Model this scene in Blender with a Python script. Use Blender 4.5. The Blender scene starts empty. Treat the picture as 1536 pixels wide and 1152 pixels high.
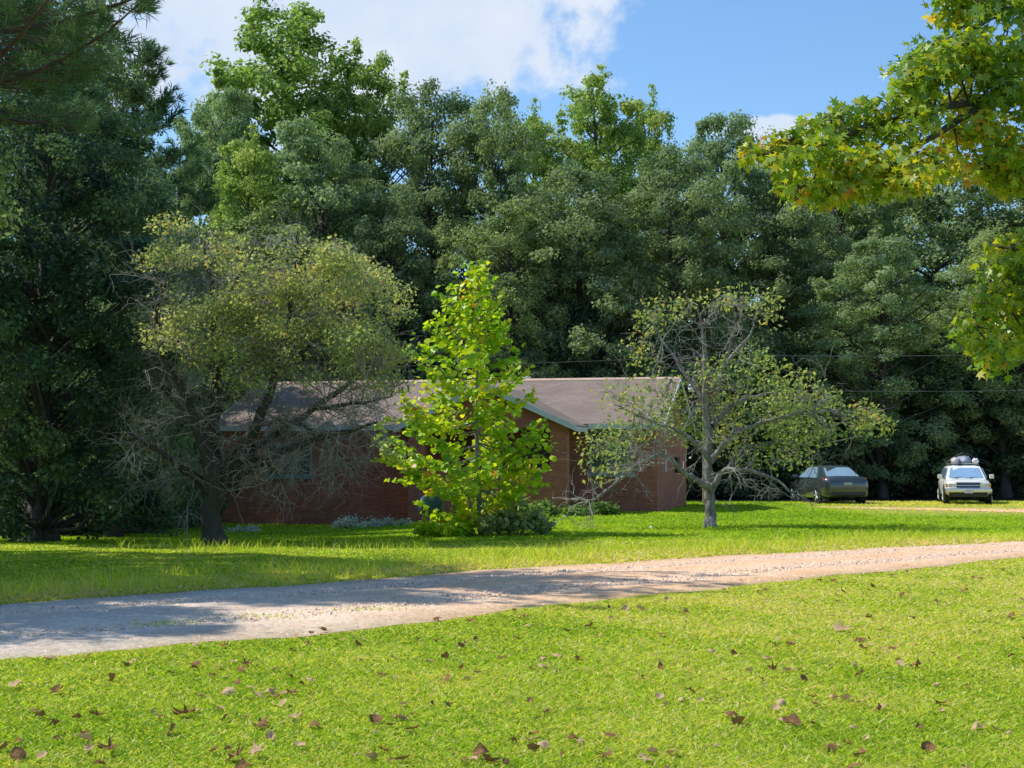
import bpy, math, random
import numpy as np
from mathutils import Vector

random.seed(7)
R = np.random.default_rng(11)
scn = bpy.context.scene
COL = scn.collection
FPX = 2300.0            # focal length in pixels of the 1536 px wide photograph
HOR = 692.0             # eye level row
EYE = 1.6

# ------------------------------------------------------------------ helpers
def sm(a, b, x):
    t = np.clip((x - a) / (b - a), 0, 1)
    return t * t * (3 - 2 * t)

def gz(x, y):
    """ground height: the lawn falls gently towards the far left"""
    return -0.5 * sm(2.0, -7.0, x) * sm(24.0, 48.0, y)

def at(px, D):
    return (px - 768.0) / FPX * D

def zat(py, D):
    return EYE + (HOR - py) / FPX * D

def link(o, parent=None):
    COL.objects.link(o)
    if parent is not None:
        o.parent = parent
    return o

def tag(o, label=None, cat=None, group=None, kind=None):
    if label: o['label'] = label
    if cat: o['category'] = cat
    if group: o['group'] = group
    if kind: o['kind'] = kind
    return o

def empty(name, loc, rz=0.0):
    o = bpy.data.objects.new(name, None)
    o.empty_display_size = 0.3
    o.location = loc
    o.rotation_euler = (0, 0, rz)
    return link(o)

def make_mesh(name, V, polys, mats, midx=None, attrs=None, smooth=False):
    """V (n,3); polys: list of (m,k) index arrays; attrs: {name: per-face floats}"""
    V = np.asarray(V, dtype=np.float32)
    polys = [np.asarray(p, dtype=np.int32) for p in polys if len(p)]
    me = bpy.data.meshes.new(name)
    me.vertices.add(len(V))
    me.vertices.foreach_set('co', V.ravel())
    loops = np.concatenate([p.ravel() for p in polys])
    tot = np.concatenate([np.full(len(p), p.shape[1], dtype=np.int32) for p in polys])
    start = np.concatenate([[0], np.cumsum(tot)[:-1]]).astype(np.int32)
    me.loops.add(len(loops))
    me.loops.foreach_set('vertex_index', loops)
    me.polygons.add(len(tot))
    me.polygons.foreach_set('loop_start', start)
    me.polygons.foreach_set('loop_total', tot)
    if smooth:
        me.polygons.foreach_set('use_smooth', np.ones(len(tot), dtype=bool))
    for m in (mats if isinstance(mats, (list, tuple)) else [mats]):
        me.materials.append(m)
    if midx is not None:
        me.polygons.foreach_set('material_index', np.asarray(midx, dtype=np.int32))
    me.update(calc_edges=True)
    if attrs:
        for k, v in attrs.items():
            a = me.attributes.new(k, 'FLOAT', 'FACE')
            a.data.foreach_set('value', np.asarray(v, dtype=np.float32))
    return me

def obj(name, me, parent=None):
    return link(bpy.data.objects.new(name, me), parent)

class MB:
    """collects boxes, prisms, lathes and tubes into one mesh"""
    def __init__(s): s.v = []; s.f = []
    def add(s, vs, fs):
        b = len(s.v); s.v += [tuple(v) for v in vs]; s.f += [tuple(i + b for i in f) for f in fs]; return s
    def box(s, x0, x1, y0, y1, z0, z1):
        return s.add([(x0,y0,z0),(x1,y0,z0),(x1,y1,z0),(x0,y1,z0),(x0,y0,z1),(x1,y0,z1),(x1,y1,z1),(x0,y1,z1)],
                     [(3,2,1,0),(4,5,6,7),(0,1,5,4),(1,2,6,5),(2,3,7,6),(3,0,4,7)])
    def prism(s, pts, ext):
        n = len(pts); e = Vector(ext)
        a = [tuple(p) for p in pts]; b = [tuple(Vector(p) + e) for p in pts]
        return s.add(a + b, [tuple(reversed(range(n))), tuple(range(n, 2 * n))] +
                     [(i, (i + 1) % n, n + (i + 1) % n, n + i) for i in range(n)])
    def loft(s, rings, cap=True):
        n = len(rings[0]); vs = [p for r in rings for p in r]; fs = []
        for k in range(len(rings) - 1):
            for i in range(n):
                j = (i + 1) % n
                fs.append((k*n+i, k*n+j, (k+1)*n+j, (k+1)*n+i))
        if cap:
            fs.append(tuple(reversed(range(n)))); fs.append(tuple(range((len(rings)-1)*n, len(rings)*n)))
        return s.add(vs, fs)
    def lathe(s, prof, c, axis='z', n=20):
        rings = []
        for (r, h) in prof:
            ring = []
            for i in range(n):
                a = 2 * math.pi * i / n
                p = (r*math.cos(a), r*math.sin(a), h)
                if axis == 'y': p = (p[0], h, p[1])
                if axis == 'x': p = (h, p[0], p[1])
                ring.append((p[0]+c[0], p[1]+c[1], p[2]+c[2]))
            rings.append(ring)
        return s.loft(rings)
    def tube(s, pts, r, n=6):
        V, F = tubes([(np.array(pts, float), np.array(r if hasattr(r, '__len__') else [r]*len(pts), float))], n)
        return s.add(V.tolist(), F.tolist())
    def build(s, name, mat, parent=None, bevel=0, smooth=False, seg=2):
        me = bpy.data.meshes.new(name); me.from_pydata(s.v, [], s.f); me.materials.append(mat); me.update()
        import bmesh
        bm = bmesh.new(); bm.from_mesh(me); bmesh.ops.recalc_face_normals(bm, faces=bm.faces); bm.to_mesh(me); bm.free()
        if smooth:
            me.polygons.foreach_set('use_smooth', np.ones(len(me.polygons), dtype=bool))
        o = obj(name, me, parent)
        if bevel:
            m = o.modifiers.new('bevel', 'BEVEL'); m.width = bevel; m.segments = seg; m.limit_method = 'ANGLE'; m.angle_limit = 0.5
            me.polygons.foreach_set('use_smooth', np.ones(len(me.polygons), dtype=bool))
            w = o.modifiers.new('wn', 'WEIGHTED_NORMAL'); w.keep_sharp = True
        return o

def unit(a):
    return a / np.maximum(np.linalg.norm(a, axis=-1, keepdims=True), 1e-9)

def tubes(paths, sides=5):
    """tapered tubes along polylines -> V, F(quads)"""
    VV = []; FF = []; base = 0
    ang = np.arange(sides) * 2 * math.pi / sides
    ca, sa = np.cos(ang), np.sin(ang)
    for P, r in paths:
        m = len(P)
        d = np.gradient(P, axis=0); d = unit(d)
        ref = np.array([0.31, 0.87, 0.2]) if abs(d[0][2]) > 0.8 else np.array([0.05, 0.1, 1.0])
        a = unit(np.cross(d, ref)); b = np.cross(d, a)
        rr = r[:, None, None] * (1 + (.07 * np.random.default_rng(m * sides).normal(size=(m, sides, 1)) if sides >= 9 else 0))
        ring = P[:, None, :] + rr * (a[:, None, :] * ca[None, :, None] + b[:, None, :] * sa[None, :, None])
        VV.append(ring.reshape(-1, 3))
        i = np.arange(m - 1)[:, None] * sides; k = np.arange(sides)[None, :]; k2 = (k + 1) % sides
        FF.append(np.stack([i + k, i + k2, i + sides + k2, i + sides + k], -1).reshape(-1, 4) + base)
        base += m * sides
    return np.concatenate(VV), np.concatenate(FF)

def smooth_path(pts, n=4):
    """Catmull-Rom through rows of (x,y,z,r)"""
    p = np.array(pts, float)
    if len(p) < 3: return p
    q = np.vstack([2*p[0]-p[1], p, 2*p[-1]-p[-2]])
    out = []
    for i in range(1, len(q) - 2):
        for t in np.linspace(0, 1, n, endpoint=False):
            a, b, c, d = q[i-1], q[i], q[i+1], q[i+2]
            out.append(0.5 * (2*b + (c-a)*t + (2*a-5*b+4*c-d)*t*t + (3*b-a-3*c+d)*t**3))
    out.append(p[-1]); out = np.array(out); out[:, 3] = np.maximum(out[:, 3], 0.002)
    return out

# ------------------------------------------------------------------ materials
def newmat(name):
    m = bpy.data.materials.new(name); m.use_nodes = True
    nt = m.node_tree; nt.nodes.clear()
    out = nt.nodes.new('ShaderNodeOutputMaterial')
    return m, nt, out

def N(nt, typ, **kw):
    n = nt.nodes.new(typ)
    for k, v in kw.items():
        if k in n.inputs: n.inputs[k].default_value = v
        else: setattr(n, k, v)
    return n

def ramp(nt, fac, stops):
    r = nt.nodes.new('ShaderNodeValToRGB')
    el = r.color_ramp.elements
    while len(el) > 1: el.remove(el[-1])
    el[0].position = stops[0][0]; el[0].color = (*stops[0][1], 1)
    for p, c in stops[1:]:
        e = el.new(p); e.color = (*c, 1)
    if fac is not None: nt.links.new(fac, r.inputs['Fac'])
    return r.outputs['Color']

def noise(nt, scale, detail=4, vec=None, rough=0.6):
    n = N(nt, 'ShaderNodeTexNoise'); n.inputs['Scale'].default_value = scale
    n.inputs['Detail'].default_value = detail; n.inputs['Roughness'].default_value = rough
    if vec is not None: nt.links.new(vec, n.inputs['Vector'])
    return n.outputs['Fac']

def objco(nt):
    return nt.nodes.new('ShaderNodeTexCoord').outputs['Object']

def mixc(nt, fac, a, b, mode='MIX'):
    m = nt.nodes.new('ShaderNodeMixRGB'); m.blend_type = mode
    for s, v in (('Fac', fac), ('Color1', a), ('Color2', b)):
        if isinstance(v, (int, float)): m.inputs[s].default_value = v
        elif isinstance(v, tuple): m.inputs[s].default_value = (*v, 1)
        else: nt.links.new(v, m.inputs[s])
    return m.outputs['Color']

def math_(nt, op, a, b=None, c=None):
    m = nt.nodes.new('ShaderNodeMath'); m.operation = op
    for i, v in enumerate((a, b, c)):
        if v is None: continue
        if isinstance(v, (int, float)): m.inputs[i].default_value = v
        else: nt.links.new(v, m.inputs[i])
    return m.outputs[0]

def simple(name, col, rough=0.6, metal=0.0, var=0.25, scale=8.0, bump=0.0, coat=0.0, spec=0.5):
    """principled paint/plastic/metal with a little noise in colour and roughness"""
    m, nt, out = newmat(name)
    b = N(nt, 'ShaderNodeBsdfPrincipled')
    f = noise(nt, scale, 5, objco(nt))
    lo = tuple(c * (1 - var) for c in col); hi = tuple(min(1, c * (1 + var)) for c in col)
    nt.links.new(ramp(nt, f, [(0.3, lo), (0.7, hi)]), b.inputs['Base Color'])
    b.inputs['Roughness'].default_value = rough; b.inputs['Metallic'].default_value = metal
    b.inputs['Coat Weight'].default_value = coat
    b.inputs['Specular IOR Level'].default_value = spec
    if bump:
        bp = N(nt, 'ShaderNodeBump'); bp.inputs['Strength'].default_value = bump; bp.inputs['Distance'].default_value = 0.02
        nt.links.new(noise(nt, scale * 4, 5, objco(nt)), bp.inputs['Height']); nt.links.new(bp.outputs[0], b.inputs['Normal'])
    nt.links.new(b.outputs[0], out.inputs['Surface'])
    return m

def leafmat(name, stops, trans=0.42, gloss=0.07, tgain=(1.5, 1.35, 0.8), rough=0.38):
    """leaf: diffuse + translucent + a waxy highlight; colour by the per-leaf 'tint'"""
    m, nt, out = newmat(name)
    a = nt.nodes.new('ShaderNodeAttribute'); a.attribute_name = 'tint'
    c = ramp(nt, a.outputs['Fac'], stops)
    d = N(nt, 'ShaderNodeBsdfDiffuse'); nt.links.new(c, d.inputs['Color'])
    t = N(nt, 'ShaderNodeBsdfTranslucent'); nt.links.new(mixc(nt, 1.0, c, tgain, 'MULTIPLY'), t.inputs['Color'])
    mx = N(nt, 'ShaderNodeMixShader'); mx.inputs[0].default_value = trans
    nt.links.new(d.outputs[0], mx.inputs[1]); nt.links.new(t.outputs[0], mx.inputs[2])
    g = N(nt, 'ShaderNodeBsdfGlossy'); g.inputs['Roughness'].default_value = rough; g.inputs['Color'].default_value = (0.9, 0.95, 1, 1)
    m2 = N(nt, 'ShaderNodeMixShader'); m2.inputs[0].default_value = gloss
    nt.links.new(mx.outputs[0], m2.inputs[1]); nt.links.new(g.outputs[0], m2.inputs[2])
    nt.links.new(m2.outputs[0], out.inputs['Surface'])
    return m

def barkmat(name, lo, hi, scale=6.0):
    m, nt, out = newmat(name)
    b = N(nt, 'ShaderNodeBsdfPrincipled'); b.inputs['Roughness'].default_value = 0.9
    mp = N(nt, 'ShaderNodeMapping'); mp.inputs['Scale'].default_value = (1, 1, 0.25); nt.links.new(objco(nt), mp.inputs['Vector'])
    f = noise(nt, scale, 6, mp.outputs[0], 0.7)
    nt.links.new(ramp(nt, f, [(0.3, lo), (0.7, hi)]), b.inputs['Base Color'])
    bp = N(nt, 'ShaderNodeBump'); bp.inputs['Strength'].default_value = 0.7; bp.inputs['Distance'].default_value = 0.03
    nt.links.new(noise(nt, scale * 3, 5, mp.outputs[0]), bp.inputs['Height']); nt.links.new(bp.outputs[0], b.inputs['Normal'])
    nt.links.new(b.outputs[0], out.inputs['Surface'])
    return m

M = {}
FG = (1.2, 1.33, .8)
M['oak'] = leafmat('oak_leaf', [(0, (.125,.185,.105)), (.45, (.25,.32,.14)), (.8, (.40,.455,.18)), (1, (.38,.42,.24))], .48, .012, FG, .6)
M['oak_dark'] = leafmat('oak_leaf_dark', [(0, (.10,.158,.102)), (.5, (.212,.278,.135)), (.85, (.35,.40,.18)), (1, (.36,.40,.27))], .46, .012, FG, .6)
M['poplar'] = leafmat('poplar_leaf', [(0, (.135,.22,.065)), (.5, (.28,.385,.095)), (.85, (.43,.49,.13)), (1, (.42,.44,.13))], .52, .01, FG, .6)
M['greygreen'] = leafmat('grey_green_leaf', [(0, (.155,.23,.132)), (.5, (.31,.39,.18)), (1, (.34,.42,.25))], .48, .015, FG, .6)
M['pine'] = leafmat('pine_needle', [(0, (.050,.105,.060)), (.5, (.11,.185,.075)), (1, (.20,.29,.085))], .34, .02, FG, .5)
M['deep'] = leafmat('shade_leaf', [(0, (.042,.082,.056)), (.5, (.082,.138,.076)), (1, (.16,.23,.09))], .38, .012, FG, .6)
M['pecan'] = leafmat('pecan_leaf', [(0, (.18,.26,.12)), (.5, (.36,.45,.175)), (.8, (.55,.57,.21)), (1, (.70,.48,.18))], .5, .015, rough=.6)
M['dogwood'] = leafmat('dogwood_leaf', [(0, (.15,.24,.085)), (.5, (.32,.42,.13)), (.85, (.50,.51,.15)), (1, (.50,.27,.12))], .5, .02, rough=.5)
M['sapling'] = leafmat('sapling_leaf', [(0, (.22,.44,.02)), (.4, (.46,.66,.025)), (.8, (.72,.76,.03)), (.95, (.82,.62,.04)), (1, (.80,.30,.03))], .58, .02, (1.2, 1.15, .5))
M['gum'] = leafmat('sweetgum_leaf', [(0, (.10,.22,.03)), (.4, (.26,.40,.03)), (.62, (.46,.52,.03)), (.85, (.72,.55,.04)), (1, (.72,.27,.05))], .55, .03, (1.3, 1.2, .5))
M['shrub'] = leafmat('shrub_leaf', [(0, (.06,.14,.03)), (.5, (.15,.27,.05)), (1, (.30,.38,.08))], .42, .02)
M['silver'] = leafmat('silver_leaf', [(0, (.42,.48,.34)), (1, (.72,.76,.60))], .25, .02, (1, 1, .9))
M['grass'] = leafmat('grass_blade', [(0, (.12,.26,.014)), (.3, (.37,.575,.030)), (.6, (.64,.735,.065)), (.85, (.82,.71,.20)), (1, (.88,.73,.42))], .5, .012, (1.2, 1.15, .5), .5)
M['bark'] = barkmat('bark', (.035,.030,.026), (.10,.088,.078))
M['bark_grey'] = barkmat('bark_grey', (.06,.053,.046), (.38,.355,.33), 7)
M['bark_dark'] = barkmat('bark_dark', (.028,.025,.023), (.085,.078,.07), 9)
M['bark_pine'] = barkmat('bark_pine', (.05,.036,.028), (.14,.10,.08), 5)
M['twig'] = barkmat('twig_bark', (.17,.155,.145), (.42,.39,.37), 12)

# ground / lawn
def ground_mat():
    m, nt, out = newmat('lawn')
    b = N(nt, 'ShaderNodeBsdfPrincipled'); b.inputs['Roughness'].default_value = 0.95; b.inputs['Specular IOR Level'].default_value = 0.1
    oc = objco(nt)
    f1 = noise(nt, 0.35, 5, oc); f2 = noise(nt, 7.0, 6, oc, 0.75); f3 = noise(nt, 40, 3, oc)
    c = ramp(nt, f1, [(.3, (.26,.44,.022)), (.55, (.36,.50,.03)), (.75, (.46,.50,.07))])
    c = mixc(nt, math_(nt, 'MULTIPLY', f2, .9), c, (.16,.26,.016))
    f4 = noise(nt, 1.6, 6, oc, .7)
    c = mixc(nt, math_(nt, 'MULTIPLY', math_(nt, 'MAXIMUM', math_(nt, 'SUBTRACT', f4, .50), 0.0), 3.2), c, (.30,.22,.09))
    c = mixc(nt, math_(nt, 'MULTIPLY', math_(nt, 'SUBTRACT', f3, .45), 1.2), c, (.52,.55,.08))
    a = nt.nodes.new('ShaderNodeAttribute'); a.attribute_name = 'dry'
    dry = math_(nt, 'MULTIPLY', a.outputs['Fac'], math_(nt, 'ADD', .35, f2))
    c = mixc(nt, dry, c, (.50,.44,.12))
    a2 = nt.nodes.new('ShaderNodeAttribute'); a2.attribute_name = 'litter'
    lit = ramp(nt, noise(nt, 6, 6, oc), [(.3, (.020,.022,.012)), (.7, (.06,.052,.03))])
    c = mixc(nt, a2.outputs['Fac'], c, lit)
    nt.links.new(c, b.inputs['Base Color'])
    bp = N(nt, 'ShaderNodeBump'); bp.inputs['Strength'].default_value = 0.9; bp.inputs['Distance'].default_value = 0.06
    nt.links.new(noise(nt, 22, 6, oc, .8), bp.inputs['Height']); nt.links.new(bp.outputs[0], b.inputs['Normal'])
    nt.links.new(b.outputs[0], out.inputs['Surface'])
    return m
M['lawn'] = ground_mat()

def gravel_mat():
    m, nt, out = newmat('gravel')
    b = N(nt, 'ShaderNodeBsdfPrincipled'); b.inputs['Roughness'].default_value = 0.95; b.inputs['Specular IOR Level'].default_value = 0.2
    oc = objco(nt)
    sx = nt.nodes.new('ShaderNodeSeparateXYZ'); nt.links.new(oc, sx.inputs[0])
    v = N(nt, 'ShaderNodeTexVoronoi'); v.inputs['Scale'].default_value = 26; nt.links.new(oc, v.inputs['Vector'])
    f1 = noise(nt, .9, 5, oc); f2 = noise(nt, 5, 6, oc, .7)
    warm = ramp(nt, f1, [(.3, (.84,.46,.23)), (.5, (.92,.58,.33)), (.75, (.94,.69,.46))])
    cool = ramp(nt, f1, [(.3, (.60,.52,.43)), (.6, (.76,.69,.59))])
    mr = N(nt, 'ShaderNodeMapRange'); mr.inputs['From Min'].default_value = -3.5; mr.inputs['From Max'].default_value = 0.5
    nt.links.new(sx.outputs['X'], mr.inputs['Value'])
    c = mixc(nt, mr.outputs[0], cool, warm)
    c = mixc(nt, math_(nt, 'MULTIPLY', f2, .45), c, (.46,.31,.22))
    bw = nt.nodes.new('ShaderNodeRGBToBW'); nt.links.new(v.outputs['Color'], bw.inputs[0])
    c = mixc(nt, .55, c, ramp(nt, bw.outputs[0], [(.12, (.50,.44,.40)), (.5, (.92,.89,.86)), (.85, (1,1,1))]), 'MULTIPLY')
    ra = nt.nodes.new('ShaderNodeAttribute'); ra.attribute_name = 'rut'
    c = mixc(nt, math_(nt, 'MULTIPLY', ra.outputs['Fac'], math_(nt, 'MULTIPLY', f2, .9)), c, (.94,.74,.54))
    ea = nt.nodes.new('ShaderNodeAttribute'); ea.attribute_name = 'edge'
    c = mixc(nt, math_(nt, 'MULTIPLY', ea.outputs['Fac'], math_(nt, 'MULTIPLY', f2, 1.1)), c, (.30,.24,.12))
    nt.links.new(c, b.inputs['Base Color'])
    bp = N(nt, 'ShaderNodeBump'); bp.inputs['Strength'].default_value = 0.35; bp.inputs['Distance'].default_value = 0.02; bp.invert = True
    nt.links.new(v.outputs['Distance'], bp.inputs['Height'])
    bp2 = N(nt, 'ShaderNodeBump'); bp2.inputs['Strength'].default_value = 0.6; bp2.inputs['Distance'].default_value = 0.12
    nt.links.new(noise(nt, 2.5, 5, oc), bp2.inputs['Height']); nt.links.new(bp.outputs[0], bp2.inputs['Normal'])
    nt.links.new(bp2.outputs[0], b.inputs['Normal'])
    nt.links.new(b.outputs[0], out.inputs['Surface'])
    return m
M['gravel'] = gravel_mat()

def brick_mat():
    m, nt, out = newmat('brick')
    b = N(nt, 'ShaderNodeBsdfPrincipled'); b.inputs['Roughness'].default_value = 0.9
    sx = nt.nodes.new('ShaderNodeSeparateXYZ'); nt.links.new(objco(nt), sx.inputs[0])
    cx = nt.nodes.new('ShaderNodeCombineXYZ')
    nt.links.new(math_(nt, 'ADD', sx.outputs['X'], sx.outputs['Y']), cx.inputs['X']); nt.links.new(sx.outputs['Z'], cx.inputs['Y'])
    br = N(nt, 'ShaderNodeTexBrick'); nt.links.new(cx.outputs[0], br.inputs['Vector'])
    br.inputs['Scale'].default_value = 1.0; br.inputs['Brick Width'].default_value = .21; br.inputs['Row Height'].default_value = .075
    br.inputs['Mortar Size'].default_value = .009; br.inputs['Bias'].default_value = -.1
    br.inputs['Color1'].default_value = (.52,.155,.085,1); br.inputs['Color2'].default_value = (.34,.10,.060,1); br.inputs['Mortar'].default_value = (.34,.20,.15,1)
    f = noise(nt, 1.2, 5, objco(nt))
    c = mixc(nt, .6, br.outputs['Color'], ramp(nt, f, [(.3, (.6,.6,.6)), (.7, (1,1,1))]), 'MULTIPLY')
    nt.links.new(c, b.inputs['Base Color'])
    bp = N(nt, 'ShaderNodeBump'); bp.inputs['Strength'].default_value = .5; bp.inputs['Distance'].default_value = .01; bp.invert = True
    nt.links.new(br.outputs['Fac'], bp.inputs['Height']); nt.links.new(bp.outputs[0], b.inputs['Normal'])
    nt.links.new(b.outputs[0], out.inputs['Surface'])
    return m
M['brick'] = brick_mat()

def shingle_mat():
    m, nt, out = newmat('shingles')
    b = N(nt, 'ShaderNodeBsdfPrincipled'); b.inputs['Roughness'].default_value = 0.85; b.inputs['Specular IOR Level'].default_value = .4
    br = N(nt, 'ShaderNodeTexBrick'); nt.links.new(objco(nt), br.inputs['Vector'])
    br.inputs['Scale'].default_value = 1; br.inputs['Brick Width'].default_value = .3; br.inputs['Row Height'].default_value = .14; br.inputs['Mortar Size'].default_value = .004
    br.inputs['Color1'].default_value = (.31,.24,.20,1); br.inputs['Color2'].default_value = (.25,.19,.16,1); br.inputs['Mortar'].default_value = (.15,.125,.115,1)
    c = mixc(nt, .8, br.outputs['Color'], ramp(nt, noise(nt, .9, 8, objco(nt), .7), [(.3, (.66,.63,.60)), (.7, (1,1,1))]), 'MULTIPLY')
    c = mixc(nt, .5, c, ramp(nt, noise(nt, 14, 4, objco(nt)), [(.3, (.72,.70,.68)), (.7, (1,1,1))]), 'MULTIPLY')
    nt.links.new(c, b.inputs['Base Color'])
    nt.links.new(b.outputs[0], out.inputs['Surface'])
    return m
M['shingle'] = shingle_mat()
M['trim'] = simple('white_trim', (.56,.565,.53), .55, var=.12)
M['ridge'] = simple('ridge_cap', (.50,.36,.27), .8, var=.2)
M['sash'] = simple('window_sash', (.24,.27,.27), .55, var=.12)
M['concrete'] = simple('concrete', (.34,.33,.31), .9, var=.2, bump=.3)
M['dark'] = simple('dark_interior', (.03,.027,.025), .8)
M['door'] = simple('door_paint', (.09,.06,.05), .5)
M['white_metal'] = simple('white_metal', (.7,.7,.68), .4)
M['grey_metal'] = simple('grey_metal', (.30,.31,.31), .4, .6)
M['wood_pole'] = barkmat('weathered_pole', (.12,.105,.09), (.25,.22,.19), 10)
M['wire'] = simple('wire', (.10,.105,.105), .6)

def glassmat(name, tint=(.04,.06,.07), rough=.05):
    m, nt, out = newmat(name)
    b = N(nt, 'ShaderNodeBsdfPrincipled'); b.inputs['Roughness'].default_value = rough
    f = noise(nt, 3, 3, objco(nt))
    nt.links.new(ramp(nt, f, [(.3, tuple(.7*c for c in tint)), (.7, tint)]), b.inputs['Base Color'])
    b.inputs['Specular IOR Level'].default_value = 1.0; b.inputs['Coat Weight'].default_value = 1.0; b.inputs['Coat Roughness'].default_value = .03
    nt.links.new(b.outputs[0], out.inputs['Surface'])
    return m
M['glass'] = glassmat('window_glass', (.05,.07,.07), .12)
M['carglass_sky'] = simple('car_glass_sky_colour', (.30,.46,.64), .10, .25, .08, 2, coat=.6)  # light blue base colour stands in for the sky mirrored in the windows
M['car_paint'] = simple('dark_grey_paint', (.045,.058,.063), .25, .1, .1, 3, coat=1)
M['truck_paint'] = simple('white_paint', (.78,.77,.72), .4, 0, .06, 3, coat=.6)
M['tyre'] = simple('tyre_rubber', (.02,.02,.02), .85)
M['rim'] = simple('alloy_rim', (.75,.75,.75), .4, .2)
M['chrome'] = simple('chrome', (.65,.64,.60), .22, .8, .05)
M['black_plastic'] = simple('black_plastic', (.025,.025,.026), .6)
M['tail'] = simple('tail_lamp', (.62,.03,.05), .2, coat=1)
M['lamp'] = simple('head_lamp', (.60,.58,.52), .15, coat=1)
M['amber'] = simple('amber_lamp', (.55,.20,.04), .2, coat=1)
M['grille'] = simple('blue_grille', (.015,.045,.19), .4)
M['plate'] = simple('number_plate', (.6,.6,.6), .5)
M['tarp'] = simple('blue_tarp', (.26,.28,.38), .55, bump=.4, scale=5)
M['cloth'] = simple('pale_cloth', (.5,.48,.5), .8, bump=.4)
M['blue_enamel'] = simple('blue_enamel', (.02,.09,.19), .3, coat=.5)
M['white_plastic'] = simple('white_plastic', (.8,.8,.8), .4)

def dryleaf(name, lo, hi):
    m, nt, out = newmat(name)
    d = N(nt, 'ShaderNodeBsdfDiffuse'); t = N(nt, 'ShaderNodeBsdfTranslucent')
    c = ramp(nt, noise(nt, 18, 5, objco(nt)), [(.3, lo), (.7, hi)])
    nt.links.new(c, d.inputs['Color']); nt.links.new(c, t.inputs['Color'])
    mx = N(nt, 'ShaderNodeMixShader'); mx.inputs[0].default_value = .15
    nt.links.new(d.outputs[0], mx.inputs[1]); nt.links.new(t.outputs[0], mx.inputs[2])
    nt.links.new(mx.outputs[0], out.inputs['Surface'])
    return m
M['leaf_brown'] = dryleaf('brown_dry_leaf', (.08,.040,.018), (.42,.24,.11))
M['leaf_tan'] = dryleaf('tan_dry_leaf', (.36,.22,.11), (.72,.52,.32))

# ------------------------------------------------------------------ leaves
DIAMOND = np.array([(0,0),(.45,.30),(1,0),(.45,-.30)])
SLIM = np.array([(0,0),(.45,.17),(1,0),(.45,-.17)])
NEEDLE = np.array([(0,0),(.4,.035),(1,0),(.4,-.035)])
BROAD = np.array([(0,0),(.12,.36),(.5,.50),(.78,.34),(1,0),(.78,-.34),(.5,-.50),(.12,-.36)])
def star():
    pts = [(0, 0)]
    lob = [(-112,.62),(-56,.92),(0,1.0),(56,.92),(112,.62)]
    for i, (a, r) in enumerate(lob):
        a = math.radians(a)
        pts.append((.34 + .66*r*math.cos(a), .66*r*math.sin(a)))
        if i < 4:
            b = math.radians((lob[i][0] + lob[i+1][0]) / 2)
            pts.append((.34 + .22*math.cos(b), .22*math.sin(b)))
    return np.array(pts)
STAR = star()

def leaf_cloud(C, Nr, S, shape, fold=.25, T=None, rng=R, droop=0.0):
    n = len(C)
    Nr = unit(Nr)
    if T is None:
        T = rng.normal(size=(n, 3))
    T = unit(T - (T * Nr).sum(1, keepdims=True) * Nr)
    B = np.cross(Nr, T)
    x = shape[:, 0][None, :, None]; y = shape[:, 1][None, :, None]
    z = fold * np.abs(y) - droop * x * x
    V = C[:, None, :] + S[:, None, None] * (x * T[:, None, :] + y * B[:, None, :] + z * Nr[:, None, :])
    k = len(shape)
    F = np.arange(n * k).reshape(n, k)
    return V.reshape(-1, 3), F

def rdir(n, rng=R):
    return unit(rng.normal(size=(n, 3)))

def clump_leaves(centers, cr, lpc, ls, shape, rng, flat=.72, tint_sd=.17, clump_sd=.21, tint0=.45, up=.5):
    Cs = []; Ns = []; Ss = []; Ts = []
    for i, c in enumerate(centers):
        n = max(3, int(lpc * rng.uniform(.6, 1.4)))
        d = rdir(n, rng)
        ell = np.array([rng.uniform(.8, 1.25), rng.uniform(.8, 1.25), flat * rng.uniform(.8, 1.2)]) * cr * rng.uniform(.7, 1.3)
        k = 6; sc = rdir(k, rng) * (rng.random((k, 1)) ** .5) * .78; sc[0] = 0
        w = sc[rng.integers(0, k, n)] + d * (rng.random((n, 1)) ** .45) * rng.uniform(.42, .62)
        p = c + w * ell; d = unit(.55 * d + .6 * w)
        Cs.append(p); Ns.append(unit(1.0 * d + up * np.array([0, 0, 1]) + .5 * rng.normal(size=(n, 3))))
        Ss.append(ls * rng.uniform(.6, 1.35, n))
        Ts.append(np.clip(tint0 + clump_sd * rng.normal() + tint_sd * rng.normal(size=n), 0, 1))
    C = np.concatenate(Cs); Nn = np.concatenate(Ns); S = np.concatenate(Ss); T = np.concatenate(Ts)
    V, F = leaf_cloud(C, Nn, S, shape, rng=rng)
    return V, F, T

def poisson(rng, fn, n, md, tries=40):
    pts = []
    for _ in range(n * tries):
        p = fn()
        if all(((p - q) ** 2).sum() > md * md for q in pts): pts.append(p)
        if len(pts) >= n: break
    return np.array(pts)

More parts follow.
